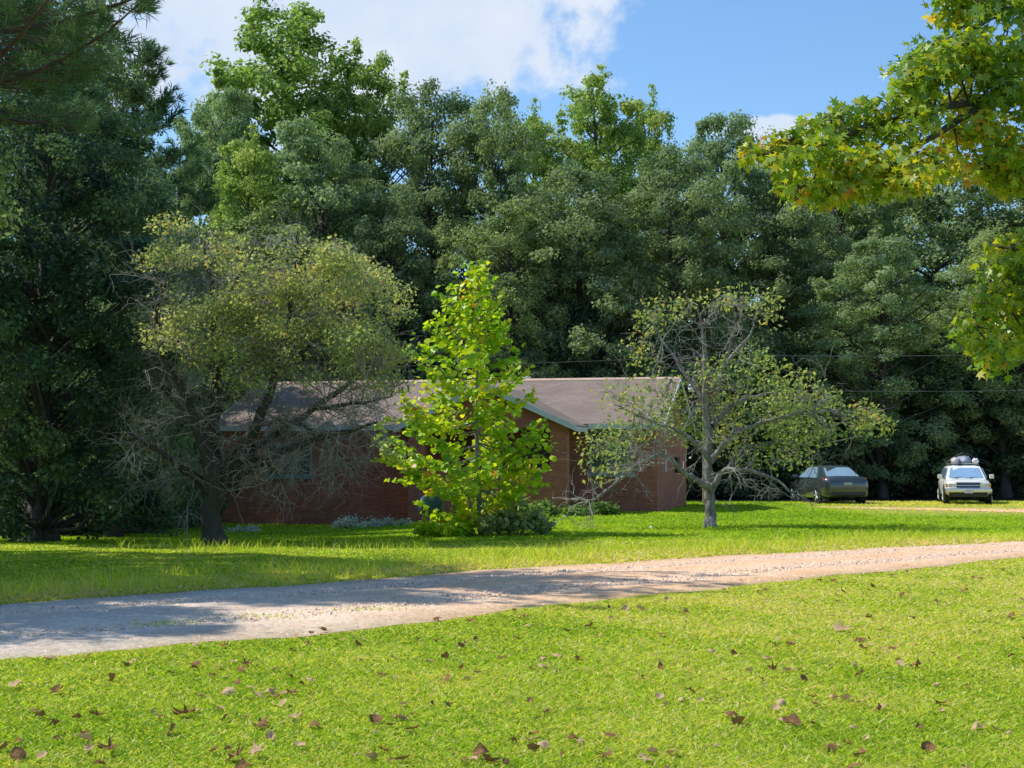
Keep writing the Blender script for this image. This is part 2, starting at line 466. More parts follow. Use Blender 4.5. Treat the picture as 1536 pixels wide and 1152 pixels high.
def crown_tree(name, seed, H, zb, Rr, prof, nc, lpc, cr, ls, leaf, bark, shape=DIAMOND, tr=.28, tint0=.45, spikes=0, flat=.72, shell=.42):
    """broad-leaved tree of given size -> (trunk mesh, crown mesh)"""
    rng = np.random.default_rng(seed)
    lean = rng.normal(size=2) * .02
    off = [(rng.uniform(0, 6.28), rng.uniform(0, 6.28)) for _ in range(3)]
    def samp():
        t = rng.random() ** .85
        z = zb + t * (H - zb); a = rng.uniform(0, 2 * math.pi)
        lobe = 1 + .22 * math.sin(2*a + off[0][0] + 3*t) + .16 * math.sin(5*a + off[1][0] + 7*t)
        r = Rr * prof(t) * lobe * rng.random() ** shell
        return np.array([r*math.cos(a) + lean[0]*z, r*math.sin(a) + lean[1]*z, z])
    cs = poisson(rng, samp, nc, cr * 1.0, 40)
    paths = []
    zs = np.linspace(-.3, H * .93, 10)
    P = np.stack([lean[0]*zs + .12*np.sin(zs*.5 + off[2][0]), lean[1]*zs + .12*np.cos(zs*.4 + off[2][1]), zs], 1)
    rr = tr * (1 - zs / (H * 1.02)) ** .8 + .015; rr[0] *= 1.45
    paths.append((P, rr))
    for c in cs:
        rad = math.hypot(c[0], c[1])
        z0 = max(zb * .7, c[2] - .55 * rad - .4)
        a = np.array([np.interp(z0, zs, P[:, 0]), np.interp(z0, zs, P[:, 1]), z0])
        mid = (a + c) / 2 + rng.normal(size=3) * .2 + np.array([0, 0, -.1])
        r0 = min(.10, .02 + .016 * rad)
        paths.append((np.array([a, mid, c]), np.array([r0, r0*.6, .012])))
    tv, tf = tubes(paths, 6)
    trunk = make_mesh(name + '_trunk', tv, [tf], bark, smooth=True)
    extra = []
    if spikes:
        for _ in range(spikes):
            c = cs[rng.integers(len(cs))]
            if c[2] > zb + .45*(H-zb):
                for k in range(3): extra.append(c + np.array([0, 0, cr*(.7 + .38*k)]))
    V, F, T = clump_leaves(cs, cr, lpc, ls, shape, rng, tint0=tint0, flat=flat)
    if extra:
        V2, F2, T2 = clump_leaves(np.array(extra), cr*.38, lpc*.18, ls*.9, shape, rng, tint0=tint0+.08)
        F2 = F2 + len(V); V = np.concatenate([V, V2]); F = np.concatenate([F, F2]); T = np.concatenate([T, T2])
    crown = make_mesh(name + '_crown', V, [F], leaf, attrs={'tint': T})
    return trunk, crown

def pine_tree(name, seed, H, zb, Rr, needle, leaf, bark, tr=.22, nl=.24, density=1.0, per=26, dens2=1.0, u0=.25, br=1.0):
    rng = np.random.default_rng(seed)
    zs = np.linspace(-.3, H, 10)
    P = np.stack([.1*np.sin(zs*.4 + seed), .1*np.cos(zs*.33), zs], 1)
    paths = [(P, tr * (1 - zs/(H*1.03)) ** .8 + .012)]
    C = []; D = []
    z = zb
    while z < H - .2:
        t = (z - zb) / (H - zb)
        for k in range(rng.integers(3, 6)):
            a = rng.uniform(0, 6.28); L = Rr * (1 - t) ** .65 * rng.uniform(.65, 1.1) + .35
            d = np.array([math.cos(a), math.sin(a), .18 + .5 * t])
            n = 6; s = np.linspace(0, 1, n)
            path = np.array([P[0][0], P[0][1], z]) + s[:, None] * L * d + np.stack([.12*np.sin(s*5 + a)*s, .12*np.cos(s*4 + a)*s, -.25*L*s*(1-s)*1.2], 1)
            paths.append((path, (.012 + .018 * L) * br * (1 - s) ** .8 + .006))
            nt_ = int(max(3, L * 5.5 * density * dens2))
            for j in range(nt_):
                u = u0 + (1 - u0) * (j + rng.random()) / nt_
                p = np.array([np.interp(u, s, path[:, i]) for i in range(3)])
                side = rng.choice([-1, 1]) * rng.uniform(.2, 1) * (1.05 - u) * L * .42
                pd = np.array([-d[1], d[0], .1]); q = p + pd * side + np.array([0, 0, rng.normal() * .06])
                if abs(side) > .2: paths.append((np.array([p, (p+q)/2 + [0,0,-.03], q]), np.array([.010, .008, .005])))
                C.append(q); D.append(unit(d * 1.0 + pd * np.sign(side) * .6 + np.array([0, 0, .35])))
        z += rng.uniform(.3, .62) / max(.7, density)
    C = np.array(C); D = np.array(D)
    n = len(C)
    CC = np.repeat(C, per, 0) + rng.normal(size=(n*per, 3)) * .035; DD = np.repeat(D, per, 0)
    dirs = unit(.75 * DD + .62 * rng.normal(size=(n*per, 3)) + np.array([0, 0, .1]))
    nrm = rng.normal(size=(n*per, 3))
    S = nl * rng.uniform(.75, 1.2, n*per)
    V, F = leaf_cloud(CC, nrm - (nrm*dirs).sum(1, keepdims=True)*dirs, S, needle, 0, T=dirs, rng=rng)
    T = np.clip(np.repeat(.45 + .16*rng.normal(size=n), per) + .1*rng.normal(size=n*per), 0, 1)
    tv, tf = tubes(paths, 5)
    return make_mesh(name + '_trunk', tv, [tf], bark, smooth=True), make_mesh(name + '_crown', V, [F], leaf, attrs={'tint': T})

def plant(kind, name, label, cat, x, y, scale, rz, group=None, z=None, sz=None):
    """a tree thing: empty at the trunk base, trunk and crown as children (mesh data shared between trees)"""
    t, c = kind
    e = empty(name, (x, y, (gz(x, y) if z is None else z)), rz)
    e.scale = (scale, scale, scale if sz is None else sz)
    tag(e, label, cat, group)
    obj('trunk', t, e); obj('crown', c, e)
    return e

# ------------------------------------------------------------------ driveway outline
NEAR = np.array([(-22,-2.0),(-12.3,5.6),(-4.12,12.35),(-1.79,14.26),(0,16.5),(3.39,20.3),(8.58,25.7),(14,30.6),(30,43)])
FAR = np.array([(-22,2.6),(-14,10.0),(-5.77,17.3),(-3.13,19.6),(0,23.0),(4.45,26.7),(10.15,30.7),(15.5,34.3),(30,46)])
def wig(x, s):
    return .10*np.sin(1.7*x + s) + .07*np.sin(4.3*x + 2*s) + .04*np.sin(11*x + 3*s)
def ynear(x): return np.interp(x, NEAR[:, 0], NEAR[:, 1]) + wig(x, .4)
def yfar(x): return np.interp(x, FAR[:, 0], FAR[:, 1]) + wig(x, 2.1)

def build_ground():
    def axis(fine0, fine1, step, far0, far1):
        a = list(np.arange(fine0, fine1 + 1e-6, step))
        lo = []; d = step; v = fine0
        while v > far0: d *= 1.5; v -= d; lo.append(v)
        hi = []; d = step; v = fine1
        while v < far1: d *= 1.5; v += d; hi.append(v)
        return np.array(lo[::-1] + a + hi)
    xs = axis(-24, 26, .5, -600, 600); ys = axis(0, 80, .5, -120, 900)
    X, Y = np.meshgrid(xs, ys)
    Z = gz(X, Y)
    V = np.stack([X, Y, Z], -1).reshape(-1, 3)
    nx, ny = len(xs), len(ys)
    i = np.arange(ny - 1)[:, None] * nx + np.arange(nx - 1)[None, :]
    F = np.stack([i, i+1, i+1+nx, i+nx], -1).reshape(-1, 4)
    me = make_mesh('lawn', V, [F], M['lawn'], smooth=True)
    x, y = V[:, 0], V[:, 1]
    df = y - yfar(x); dn = ynear(x) - y
    dry = np.maximum(.75 * (sm(-.6, .2, df) - sm(1.5, 5.0, df)), .5 * (sm(-.5, .2, dn) - sm(.8, 3.0, dn)))
    dry = np.maximum(dry, .8 * sm(44, 50, y) * sm(62, 58, y) * sm(10, 14, x))
    dry = np.maximum(dry, .35 * sm(.5, 4, x) * sm(20, 12, y) * sm(-.3, .5, dn))
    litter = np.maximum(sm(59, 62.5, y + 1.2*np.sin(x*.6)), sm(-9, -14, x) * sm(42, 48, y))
    for nm, d in (('dry', dry), ('litter', litter)):
        a = me.attributes.new(nm, 'FLOAT', 'POINT'); a.data.foreach_set('value', d.astype(np.float32))
    tag(obj('ground', me), kind='structure')
    # driveway strip
    n, k = 420, 26
    xs = np.linspace(-21, 29, n)
    t = np.linspace(0, 1, k)
    # sample near and far edges at matching arc positions: the far edge leads the near one slightly in x
    xn = xs; xf = xs - 1.0 * sm(-21, -10, xs) + .6
    P = []
    for a, b in zip(xn, xf):
        p0 = np.array([a, ynear(a)]); p1 = np.array([b, yfar(b)])
        P.append(p0[None] + (p1 - p0)[None] * t[:, None])
    P = np.array(P)
    Z = gz(P[..., 0], P[..., 1]) + .006 + .05 * np.sin(np.pi * t)[None, :] - .022 * np.exp(-((t - .3) / .08) ** 2)[None] - .022 * np.exp(-((t - .72) / .08) ** 2)[None]
    V = np.concatenate([P, Z[..., None]], -1).reshape(-1, 3)
    i = np.arange(n - 1)[:, None] * k + np.arange(k - 1)[None, :]
    F = np.stack([i, i + k, i + k + 1, i + 1], -1).reshape(-1, 4)
    me = make_mesh('driveway', V, [F], M['gravel'], smooth=True)
    rut = np.exp(-((t - .30) / .09) ** 2) + np.exp(-((t - .72) / .09) ** 2)
    a = me.attributes.new('rut', 'FLOAT', 'POINT'); a.data.foreach_set('value', np.tile(rut, n).astype(np.float32))
    edge = np.clip(1 - np.minimum(t, 1 - t) / .14, 0, 1)
    a = me.attributes.new('edge', 'FLOAT', 'POINT'); a.data.foreach_set('value', np.tile(edge, n).astype(np.float32))
    tag(obj('driveway', me), kind='structure')
    # parking gravel further back
    xs = np.linspace(10.5, 34, 90); t = np.linspace(0, 1, 6)
    y0 = np.interp(xs, [10.5, 13, 17, 22, 34], [53.6, 50.6, 47.2, 45.0, 43]) + wig(xs*2, 1) * .5
    y1 = np.interp(xs, [10.5, 13, 17, 22, 34], [54.6, 53.2, 51.4, 51.0, 50]) + wig(xs*2, 3) * .5
    P = np.stack([np.repeat(xs[:, None], 6, 1), y0[:, None] + (y1-y0)[:, None]*t[None]], -1)
    V = np.concatenate([P, np.full(P.shape[:2] + (1,), .008)], -1).reshape(-1, 3)
    i = np.arange(89)[:, None] * 6 + np.arange(5)[None, :]
    F = np.stack([i, i + 6, i + 7, i + 1], -1).reshape(-1, 4)
    tag(obj('parking_track', make_mesh('parking_track', V, [F], M['gravel'], smooth=True)), kind='structure')
build_ground()

# ------------------------------------------------------------------ grass (uncountable)
def blades(P, h, w, lean, tint, name, mat):
    n = len(P)
    a = R.uniform(0, 6.283, n)
    side = np.stack([np.cos(a), np.sin(a), np.zeros(n)], 1)
    ln = np.stack([R.normal(size=n)*lean, R.normal(size=n)*lean, np.ones(n)], 1)
    tip = np.stack([R.normal(size=n)*lean, R.normal(size=n)*lean, np.zeros(n)], 1)
    mid = P + ln * (h * .55)[:, None]
    V = np.stack([P, mid + side * (w * .5)[:, None], P + ln * h[:, None] + tip * h[:, None], mid - side * (w * .5)[:, None]], 1).reshape(-1, 3)
    F = np.arange(n * 4).reshape(n, 4)
    return tag(obj(name, make_mesh(name, V, [F], mat, attrs={'tint': np.clip(tint, 0, 1)})), kind='stuff')

def pnoise(x, y):
    return (np.sin(x*.9 + 1.3*np.sin(y*.7)) + np.sin(y*1.1 + 1.7*np.sin(x*.5 + 2)) + .6*np.sin(x*2.7 + y*1.9) + .5*np.sin(3.9*y - 2.3*x)) / 3.1

def lawn_grass():
    n = 900000
    D = np.exp(R.uniform(np.log(6.4), np.log(32), n))
    X = R.uniform(-1, 1, n) * (.36 * D + 1.3 + 4.5 * (R.random(n) < .25))
    yn, yf = ynear(X), yfar(X)
    rag = np.abs(R.normal(size=n)) * .13 * np.clip(.5 + 1.4*pnoise(X*3.3, D*2.9), 0, 2)
    keep = (D < yn - .02 + rag) | (D > yf + .02 - rag)
    keep &= R.random(n) < np.clip(.95 + .9*(pnoise(X*1.9 + 3, D*1.7) + .35), .35, 1)
    X, D, yn, yf = X[keep], D[keep], yn[keep], yf[keep]
    P = np.stack([X, D, gz(X, D) - .004], 1)
    pn = pnoise(X, D)
    m = len(X)
    far = D > yf
    band = far * (sm(0, .3, D - yf) - sm(1.2, 4.5, D - yf))
    h = R.uniform(.014, .042, m) * (1 + .35*pn) * (1 + 1.3 * band * R.random(m))
    edge = sm(.35, 0, np.minimum(np.abs(D - yf), np.abs(yn - D)))
    h *= 1 - .45 * edge * (~far)
    w = .0011 * D * R.uniform(.5, 1.5, m)
    pn2 = pnoise(X*3.1 + 5, D*2.3)
    tint = .40 + .13*pn + .13*pn2 + .26*R.normal(size=m) + .38*band + .3 * (R.random(m) < .07)
    tint += .24 * np.clip(pnoise(X*.8 + 1, D*.9 + 4), 0, 1) * (.5 + .5*sm(-1, 3, X)) + .22 * sm(.0, 3, X) * sm(11, 16, D) * (~far) + .2 * edge
    tint = np.where(R.random(m) < .025, R.uniform(.9, 1, m), tint)
    blades(P, h, w, .85, tint, 'lawn_grass', M['grass'])
    n = 190000
    D = np.exp(R.uniform(np.log(31), np.log(61), n)); X = R.uniform(-1, 1, n) * (.36 * D + 4)
    yf = yfar(X)
    keep = (D > yf + .05) & ~((X > 10.5) & (D > 44) & (D < 56) & (D < 55.8 - .1 * (X - 10.5)) & (R.random(n) < .86)) & ~((X < -13) & (D > 46))
    # nothing grows through the house
    lx = (X - 4.57) * .974 - (D - 48.4) * .225; ly = (X - 4.57) * .225 + (D - 48.4) * .974
    keep &= ~((lx > -14.9) & (lx < .1) & (ly > -.05) & (ly < 8.2)) & ~((lx > -7.6) & (lx < -2.4) & (ly > -2.3) & (ly < 0))
    X, D, yf = X[keep], D[keep], yf[keep]; m = len(X)
    pn = pnoise(X*.6, D*.5)
    band = sm(0, .3, D - yf) - sm(1.2, 4.0, D - yf)
    P = np.stack([X, D, gz(X, D) - .005], 1)
    blades(P, R.uniform(.03, .07, m) * (1 + 1.2*band*R.random(m)), .0009 * D * R.uniform(.6, 1.3, m), .9,
           
           .26 + .12*pn + .13*R.normal(size=m) + .4*band + .45*sm(9.5, 12, X)*sm(44, 48, D), 'far_lawn_grass', M['grass'])
    # taller seed-head grass along the far edge of the driveway
    n = 11000
    X = R.uniform(-9, 9.5, n); yb = yfar(X) + .3 + 3.4 * R.random(n) ** 1.3
    m = len(X)
    X[:1100] = R.uniform(-7.5, -1.5, 1100); yb[:1100] = R.uniform(26.5, 30.5, 1100)
    clump = pnoise(X*2.2, yb*2.2) > -.1
    X, yb = X[clump], yb[clump]; m = len(X)
    P = np.stack([X, yb, gz(X, yb) - .01], 1)
    blades(P, R.uniform(.10, .26, m), R.uniform(.008, .016, m), .3, .58 + .16*R.normal(size=m), 'tall_grass', M['grass'])
    # weed tufts on the drive
    sp = [(270, 919, .3), (395, 928, .22), (250, 939, .2), (560, 917, .22), (500, 902, .2)]
    PP = []
    for px, py, r in sp:
        d = FPX * EYE / (py - HOR); x = at(px, d)
        q = R.normal(size=(90, 2)) * np.array([r, r*.6]); PP.append(np.stack([x + q[:, 0], d + q[:, 1], np.full(90, .02)], 1))
    PP = np.concatenate(PP); m = len(PP)
    blades(PP, R.uniform(.02, .06, m), R.uniform(.008, .014, m), .6, .45 + .2*R.normal(size=m), 'driveway_weeds', M['grass'])
lawn_grass()

def stones():
    n = 42000
    X = R.uniform(-7.5, 12.5, n); t = R.random(n)
    Y = ynear(X) + (yfar(X) - ynear(X)) * t
    edge = R.random(n) < .08
    Y = np.where(edge, Y + np.sign(t - .5) * R.random(n) * .25, Y)
    s = .006 + .014 * R.random(n) ** 2.4 + .0003 * Y
    P = np.stack([X, Y, gz(X, Y) + .006 + .05*np.sin(np.pi*np.clip(t, 0, 1)) - .015], 1)
    oc = np.array([(1,0,0),(0,1,0),(-1,0,0),(0,-1,0),(0,0,.8),(0,0,-.8)], float)
    V = P[:, None, :] + s[:, None, None] * (oc[None] * R.uniform(.6, 1.4, (n, 6, 1)) + .25*R.normal(size=(n, 6, 3)))
    f = np.array([(0,1,4),(1,2,4),(2,3,4),(3,0,4)])
    F = (np.arange(n)[:, None, None] * 6 + f[None]).reshape(-1, 3)
    m, nt, out = newmat('loose_stone')
    b = N(nt, 'ShaderNodeBsdfPrincipled'); b.inputs['Roughness'].default_value = .9
    a = nt.nodes.new('ShaderNodeAttribute'); a.attribute_name = 'tint'
    nt.links.new(ramp(nt, a.outputs['Fac'], [(0, (.42,.26,.17)), (.4, (.72,.50,.35)), (.75, (.82,.64,.49)), (1, (.86,.77,.67))]), b.inputs['Base Color'])
    nt.links.new(b.outputs[0], out.inputs['Surface'])
    T = np.repeat(np.clip(.42 + .2*R.normal(size=n) + .25*sm(0, -4, X), 0, 1), 4)
    tag(obj('driveway_gravel', make_mesh('driveway_gravel', V.reshape(-1, 3), [F], m, attrs={'tint': T})), kind='stuff')
stones()
# ------------------------------------------------------------------ house
def build_house():
    H = empty('brick_house', (4.57, 48.4, 0), math.radians(-13))
    tag(H, 'single-storey red brick ranch house with a grey-brown shingle roof and front gable', 'house')
    L, DP, ZT, ZF = -14.7, 8.0, 2.72, -.75
    gx0, gx1, gy = -7.5, -2.47, -2.2
    w = MB()
    w.box(L, 0, 0, .2, ZF, ZT)                       # front wall
    w.box(L, 0, DP - .2, DP, ZF, ZT)
    w.box(L, L + .2, .2, DP - .2, ZF, ZT); w.box(-.2, 0, .2, DP - .2, ZF, ZT)
    for x in (L, -.2):                               # gable ends
        w.prism([(x, .0, ZT), (x, DP, ZT), (x, DP/2, ZT + 1.46)], (.2, 0, 0))
    w.build('wall', M['brick'], H)
    g = MB()                                         # gabled porch of brick
    g.box(gx0, gx1, gy, gy + .22, ZF, 1.42)          # knee wall
    g.box(gx1 - .52, gx1, gy, gy + .22, 1.42, 2.62)  # pillars
    g.box(gx0, gx0 + .52, gy, gy + .22, 1.42, 2.62)
    g.box(-5.25, -4.75, gy, gy + .22, 1.42, 2.62)
    g.box(gx0, gx0 + .22, gy + .22, 0, ZF, 2.62)
    g.prism([(gx0, gy, 2.62), (gx1, gy, 2.62), (gx1, gy, 2.74), ((gx0+gx1)/2, gy, 2.74 + 1.13), (gx0, gy, 2.74)], (0, .22, 0))
    g.box(gx1 - .22, gx1, gy + .22, -1.75, ZF, 2.62)
    g.build('porch', M['brick'], H)
    p = MB().box(gx0 + .22, gx1 + .02, gy + .22, 0, -.6, .12)
    p.box(gx1 + .02, gx1 + .45, -1.7, -.2, -.6, .0)
    p.build('porch_floor', M['concrete'], H)
    MB().box(gx0 + .23, gx1 - .02, gy + .23, -.01, 2.56, 2.61).build('porch_ceiling', M['door'], H)
    d = MB().box(-4.3, -3.36, -.05, -.003, .12, 2.16).build('door', M['door'], H, .008)
    MB().lathe([(.0, -.11), (.03, -.105), (.03, -.07), (.012, -.065), (.012, -.05)], (-3.46, 0, 1.1), 'y', 10).build('handle', M['chrome'], d)
    # roof slabs
    ov, e = .45, .28
    zr = 4.36; zeave = ZT - .02
    sl = (zr - zeave) / (DP/2 + ov)
    r = MB()
    r.prism([(L - e, -ov, zeave), (L - e, DP/2, zr), (L - e, DP/2, zr + .09), (L - e, -ov, zeave + .09)], (-L + 2*e, 0, 0))
    r.prism([(L - e, DP + ov, zeave), (L - e, DP + ov, zeave + .09), (L - e, DP/2 + .004, zr + .09), (L - e, DP/2 + .004, zr)], (-L + 2*e, 0, 0))
    gc = (gx0 + gx1) / 2; gh = (gx1 - gx0) / 2 + .34; gze, gzr = 2.74 - .13, 2.74 + 1.13 + .03
    for s in (-1, 1):
        xe = gc + s * gh
        q = [(xe, gy - .34, gze), (gc + s*.002, gy - .34, gzr), (gc + s*.002, gy - .34, gzr + .09), (xe, gy - .34, gze + .09)]
        r.prism(q if s < 0 else q[::-1], (0, 5.2, 0))
    ro = r.build('roof', M['shingle'], H)
    c = MB()
    c.prism([(L - e - .01, DP/2 - .16, zr + .045), (L - e - .01, DP/2, zr + .125), (L - e - .01, DP/2 + .16, zr + .045)], (-L + 2*e + .02, 0, 0))
    c.build('ridge_cap', M['ridge'], ro)
    pv = MB().lathe([(.05, zr - .5), (.05, zr + .1), (.16, zr + .11), (.15, zr + .2), (.06, zr + .26), (0, zr + .27)], (-5.2, DP/2 + .5, 0), 'z', 14)
    pv.build('roof_vent', M['white_metal'], ro)
    # fascia and soffits
    f = MB()
    f.box(gx1 + .36, e, -ov - .035, -ov - .002, zeave - .09, zeave + .085)
    f.box(L - e, gx0 - .36, -ov - .035, -ov - .002, zeave - .09, zeave + .085)
    f.box(gx1 + .36, e - .02, -ov, -.003, zeave - .08, zeave - .05)
    f.box(L - e, gx0 - .36, -ov, -.003, zeave - .08, zeave - .05)
    for s in (-1, 1):
        xe = gc + s * (gh + .02); y = gy - .38
        a = [(xe, y, gze - .10), (gc, y, gzr - .10), (gc, y, gzr + .085), (xe, y, gze + .085)]
        f.prism(a, (0, .036, 0))
        f.box(min(xe, xe - s*.03), max(xe, xe - s*.03), gy - .343, -.5, gze - .10, gze + .05)
        # rake boards of the gable ends
    for x in (L - e - .035, e + .003):
        f.prism([(x, -ov, zeave - .08), (x, DP/2, zr - .08), (x, DP/2, zr + .085), (x, -ov, zeave + .085)], (.032, 0, 0))
        f.prism([(x, DP + ov, zeave - .08), (x, DP + ov, zeave + .085), (x, DP/2, zr + .085), (x, DP/2, zr - .08)], (.032, 0, 0))
    f.build('fascia', M['trim'], H)
    def window(x0, x1, z0, z1, n, shutters=False):
        wf = MB()
        t = .07
        wf.box(x0, x0 + t, -.06, -.003, z0, z1); wf.box(x1 - t, x1, -.06, -.003, z0, z1)
        wf.box(x0 + t, x1 - t, -.06, -.003, z1 - t, z1); wf.box(x0 + t, x1 - t, -.06, -.003, z0, z0 + t)
        zm = (z0 + z1) / 2
        wf.box(x0 + t, x1 - t, -.045, -.003, zm - .03, zm + .03)
        for k in range(1, n):
            xm = x0 + (x1 - x0) * k / n
            wf.box(xm - .035, xm + .035, -.05, -.003, z0 + t, zm - .03); wf.box(xm - .035, xm + .035, -.05, -.003, zm + .03, z1 - t)
        wo = wf.build('window', M['sash'], H)
        MB().box(x0 + .04, x1 - .04, -.022, -.004, z0 + .04, z1 - .04).build('pane', M['glass'], wo)
        MB().box(x0 - .06, x1 + .06, -.10, -.003, z0 - .09, z0 - .003).build('sill', M['sash'], wo)
    window(-2.14, -.75, 1.2, 2.58, 2)
    window(-13.1, -11.5, 1.1, 2.2, 3)
    MB().box(.004, .05, 2.0, 2.07, 1.25, 2.0).build('wall_pipe', M['white_metal'], H)
    MB().box(.004, .14, 4.6, 4.95, 1.2, 1.75).build('meter_box', M['black_plastic'], H, .02)
build_house()

# ------------------------------------------------------------------ vehicles
def wheel(parent, x, y, r, wdt, s):
    w = MB().lathe([(r*.62, -wdt/2), (r*.9, -wdt/2), (r, -wdt*.36), (r, wdt*.36), (r*.9, wdt/2), (r*.62, wdt/2)], (x, y, r), 'y', 28).build('wheel', M['tyre'], parent, smooth=True)
    yo = y + s * wdt * .40
    rim = MB().lathe([(r*.74, -.02), (r*.74, .012), (r*.66, .02), (r*.6, -.01), (r*.2, -.004), (r*.17, .03), (0, .032)], (x, 0, r), 'y', 28)
    for i, v in enumerate(rim.v): rim.v[i] = (v[0], yo + s * v[1], v[2])
    for k in range(5):
        a = k * 2*math.pi/5
        p0 = (x + r*.15*math.cos(a), yo + s*.028, r + r*.15*math.sin(a)); p1 = (x + r*.6*math.cos(a), yo + s*.024, r + r*.6*math.sin(a))
        rim.tube([p0, p1], [r*.10, r*.09], 6)
    rim.build('rim', M['rim'], w)
    return w

def body_ring(x, hw, zb, zt, crown=.03):
    zm = zb + (zt - zb) * .55
    half = [(hw*.86, zb), (hw*.97, zb + .08), (hw, zm), (hw*.985, zm + (zt-zm)*.55), (hw*.93, zt - .03), (hw*.80, zt + .004), (hw*.4, zt + crown)]
    return [(x, y, z) for y, z in half] + [(x, -y, z) for y, z in reversed(half)]

def panel(quad, u0, u1, v0, v1, off, name, mat, parent, corner=.1, n=None):
    """rounded pane on a quad (a,b,c,d = bottom-left, bottom-right, top-right, top-left), pushed out along its normal"""
    a, b, c, d = [Vector(q) for q in quad]
    nn = (b - a).cross(d - a).normalized() if n is None else Vector(n)
    def pt(u, v): return (a*(1-u) + b*u)*(1-v) + (d*(1-u) + c*u)*v
    k = corner; uv = []
    for (cu, cv, a0) in ((u1-k*(u1-u0), v1-k*(v1-v0), 0), (u0+k*(u1-u0), v1-k*(v1-v0), 90), (u0+k*(u1-u0), v0+k*(v1-v0), 180), (u1-k*(u1-u0), v0+k*(v1-v0), 270)):
        for j in range(4):
            an = math.radians(a0 + 30*j)
            uv.append((cu + k*(u1-u0)*math.cos(an), cv + k*(v1-v0)*math.sin(an)))
    m = MB(); pts = [pt(u, v) + nn*off for u, v in uv]
    m.prism(pts, nn * -.02)
    return m.build(name, mat, parent)

def build_sedan():
    x0, y0 = at(1252, 57.6), 57.6
    C = empty('parked_sedan', (x0 + .0, y0 + 1.6, 0), math.radians(90 + 8))
    tag(C, 'dark grey sedan parked with its rear towards the viewer at the edge of the lawn', 'car')
    st = [(-2.32,.66,.42,.80),(-2.26,.80,.34,.96),(-2.05,.87,.27,1.02),(-1.75,.90,.24,1.03),(-1.0,.905,.22,.99),(0,.905,.21,.96),(1.0,.905,.22,.93),(1.5,.895,.24,.87),(2.0,.85,.26,.78),(2.22,.74,.30,.68),(2.31,.52,.36,.58)]
    b = MB().loft([body_ring(*s) for s in st]).build('body', M['car_paint'], C, smooth=True)
    # cabin
    cb = MB()
    zb = .93
    low = [(-1.98, .74), (-1.2, .81), (.4, .81), (1.35, .74)]; top = [(-1.0, .55), (-.75, .59), (.0, .60), (.32, .56)]; tz = [1.41, 1.45, 1.46, 1.42]
    V = []; 
    for (x, y), (tx, ty), z in zip(low, top, tz):
        V.append([(x, y, zb), (tx, ty, z - .03), (tx, ty*.55, z + .012), (tx, -ty*.55, z + .012), (tx, -ty, z - .03), (x, -y, zb)])
    cb.loft(V).build('cabin', M['car_paint'], C, .03, seg=3)
    q = [(-1.98, .74, zb), (-1.98, -.74, zb), (-1.0, -.55, 1.38), (-1.0, .55, 1.38)]
    panel(q, .05, .95, .16, .94, .022, 'rear_window', M['carglass_sky'], C, .12, n=(-.42, 0, .9))
    q = [(1.35, -.74, zb), (1.35, .74, zb), (.32, .56, 1.39), (.32, -.56, 1.39)]
    panel(q, .05, .95, .1, .94, .022, 'windscreen', M['carglass_sky'], C, .1, n=(.42, 0, .9))
    for s in (1, -1):
        for (xa, xb, ta, tb) in ((-1.25, -.34, -.78, -.34), (-.27, .95, -.27, .18)):
            a = [(xa, s*.81, .95), (xb, s*.81, .95), (tb, s*.60, 1.41), (ta, s*.60, 1.41)]
            panel(a, .02, .98, .06, .93, .018, 'side_window', M['carglass_sky'], C, .1, n=(0, s*.91, .4))
        tl = MB().loft([[(-2.285, s*.50, .80), (-2.285, s*.50, .92), (-2.24, s*.60, .95), (-2.24, s*.60, .80)],
                        [(-2.27, s*.70, .80), (-2.25, s*.70, .95), (-2.2, s*.76, .98), (-2.2, s*.76, .82)],
                        [(-2.06, s*.86, .80), (-1.98, s*.85, .97), (-1.93, s*.80, 1.0), (-1.95, s*.80, .86)]])
        tl.build('tail_light', M['tail'], C)
        MB().loft([[(-2.30, s*.56, .62), (-2.30, s*.56, .68), (-2.2, s*.56, .68), (-2.2, s*.56, .62)], [(-2.20, s*.80, .62), (-2.20, s*.80, .68), (-2.1, s*.78, .68), (-2.1, s*.78, .62)]]).build('reflector', M['tail'], C)
        h = MB().loft([[(2.26, s*.45, .60), (2.24, s*.45, .70), (2.1, s*.45, .72), (2.1, s*.45, .6)], [(2.0, s*.80, .64), (1.96, s*.80, .76), (1.85, s*.78, .78), (1.85, s*.78, .64)]])
        h.build('headlight', M['lamp'], C)
        mr = MB().box(.72, .92, min(s*.90, s*1.08), max(s*.90, s*1.08), .96, 1.09).build('side_mirror', M['car_paint'], C, .03)
        for k, x in enumerate((-1.42, 1.38)):
            MB().lathe([(.37, -.02), (.37, .02)], (x, s*.885, .34), 'y', 26).build('wheel_arch', M['black_plastic'], C)
            wheel(C, x, s*.80, .325, .21, s)
        for x in (-.9, .15):
            MB().box(x, x + .16, min(s*.905, s*.925), max(s*.905, s*.925), .80, .825).build('door_handle', M['chrome'], C)
    MB().box(-2.345, -2.30, -.16, .16, .72, .82).build('number_plate', M['grey_metal'], C, .008)
    MB().box(-2.34, -2.2, -.70, .70, .34, .46).build('bumper_lower', M['black_plastic'], C, .03)
build_sedan()

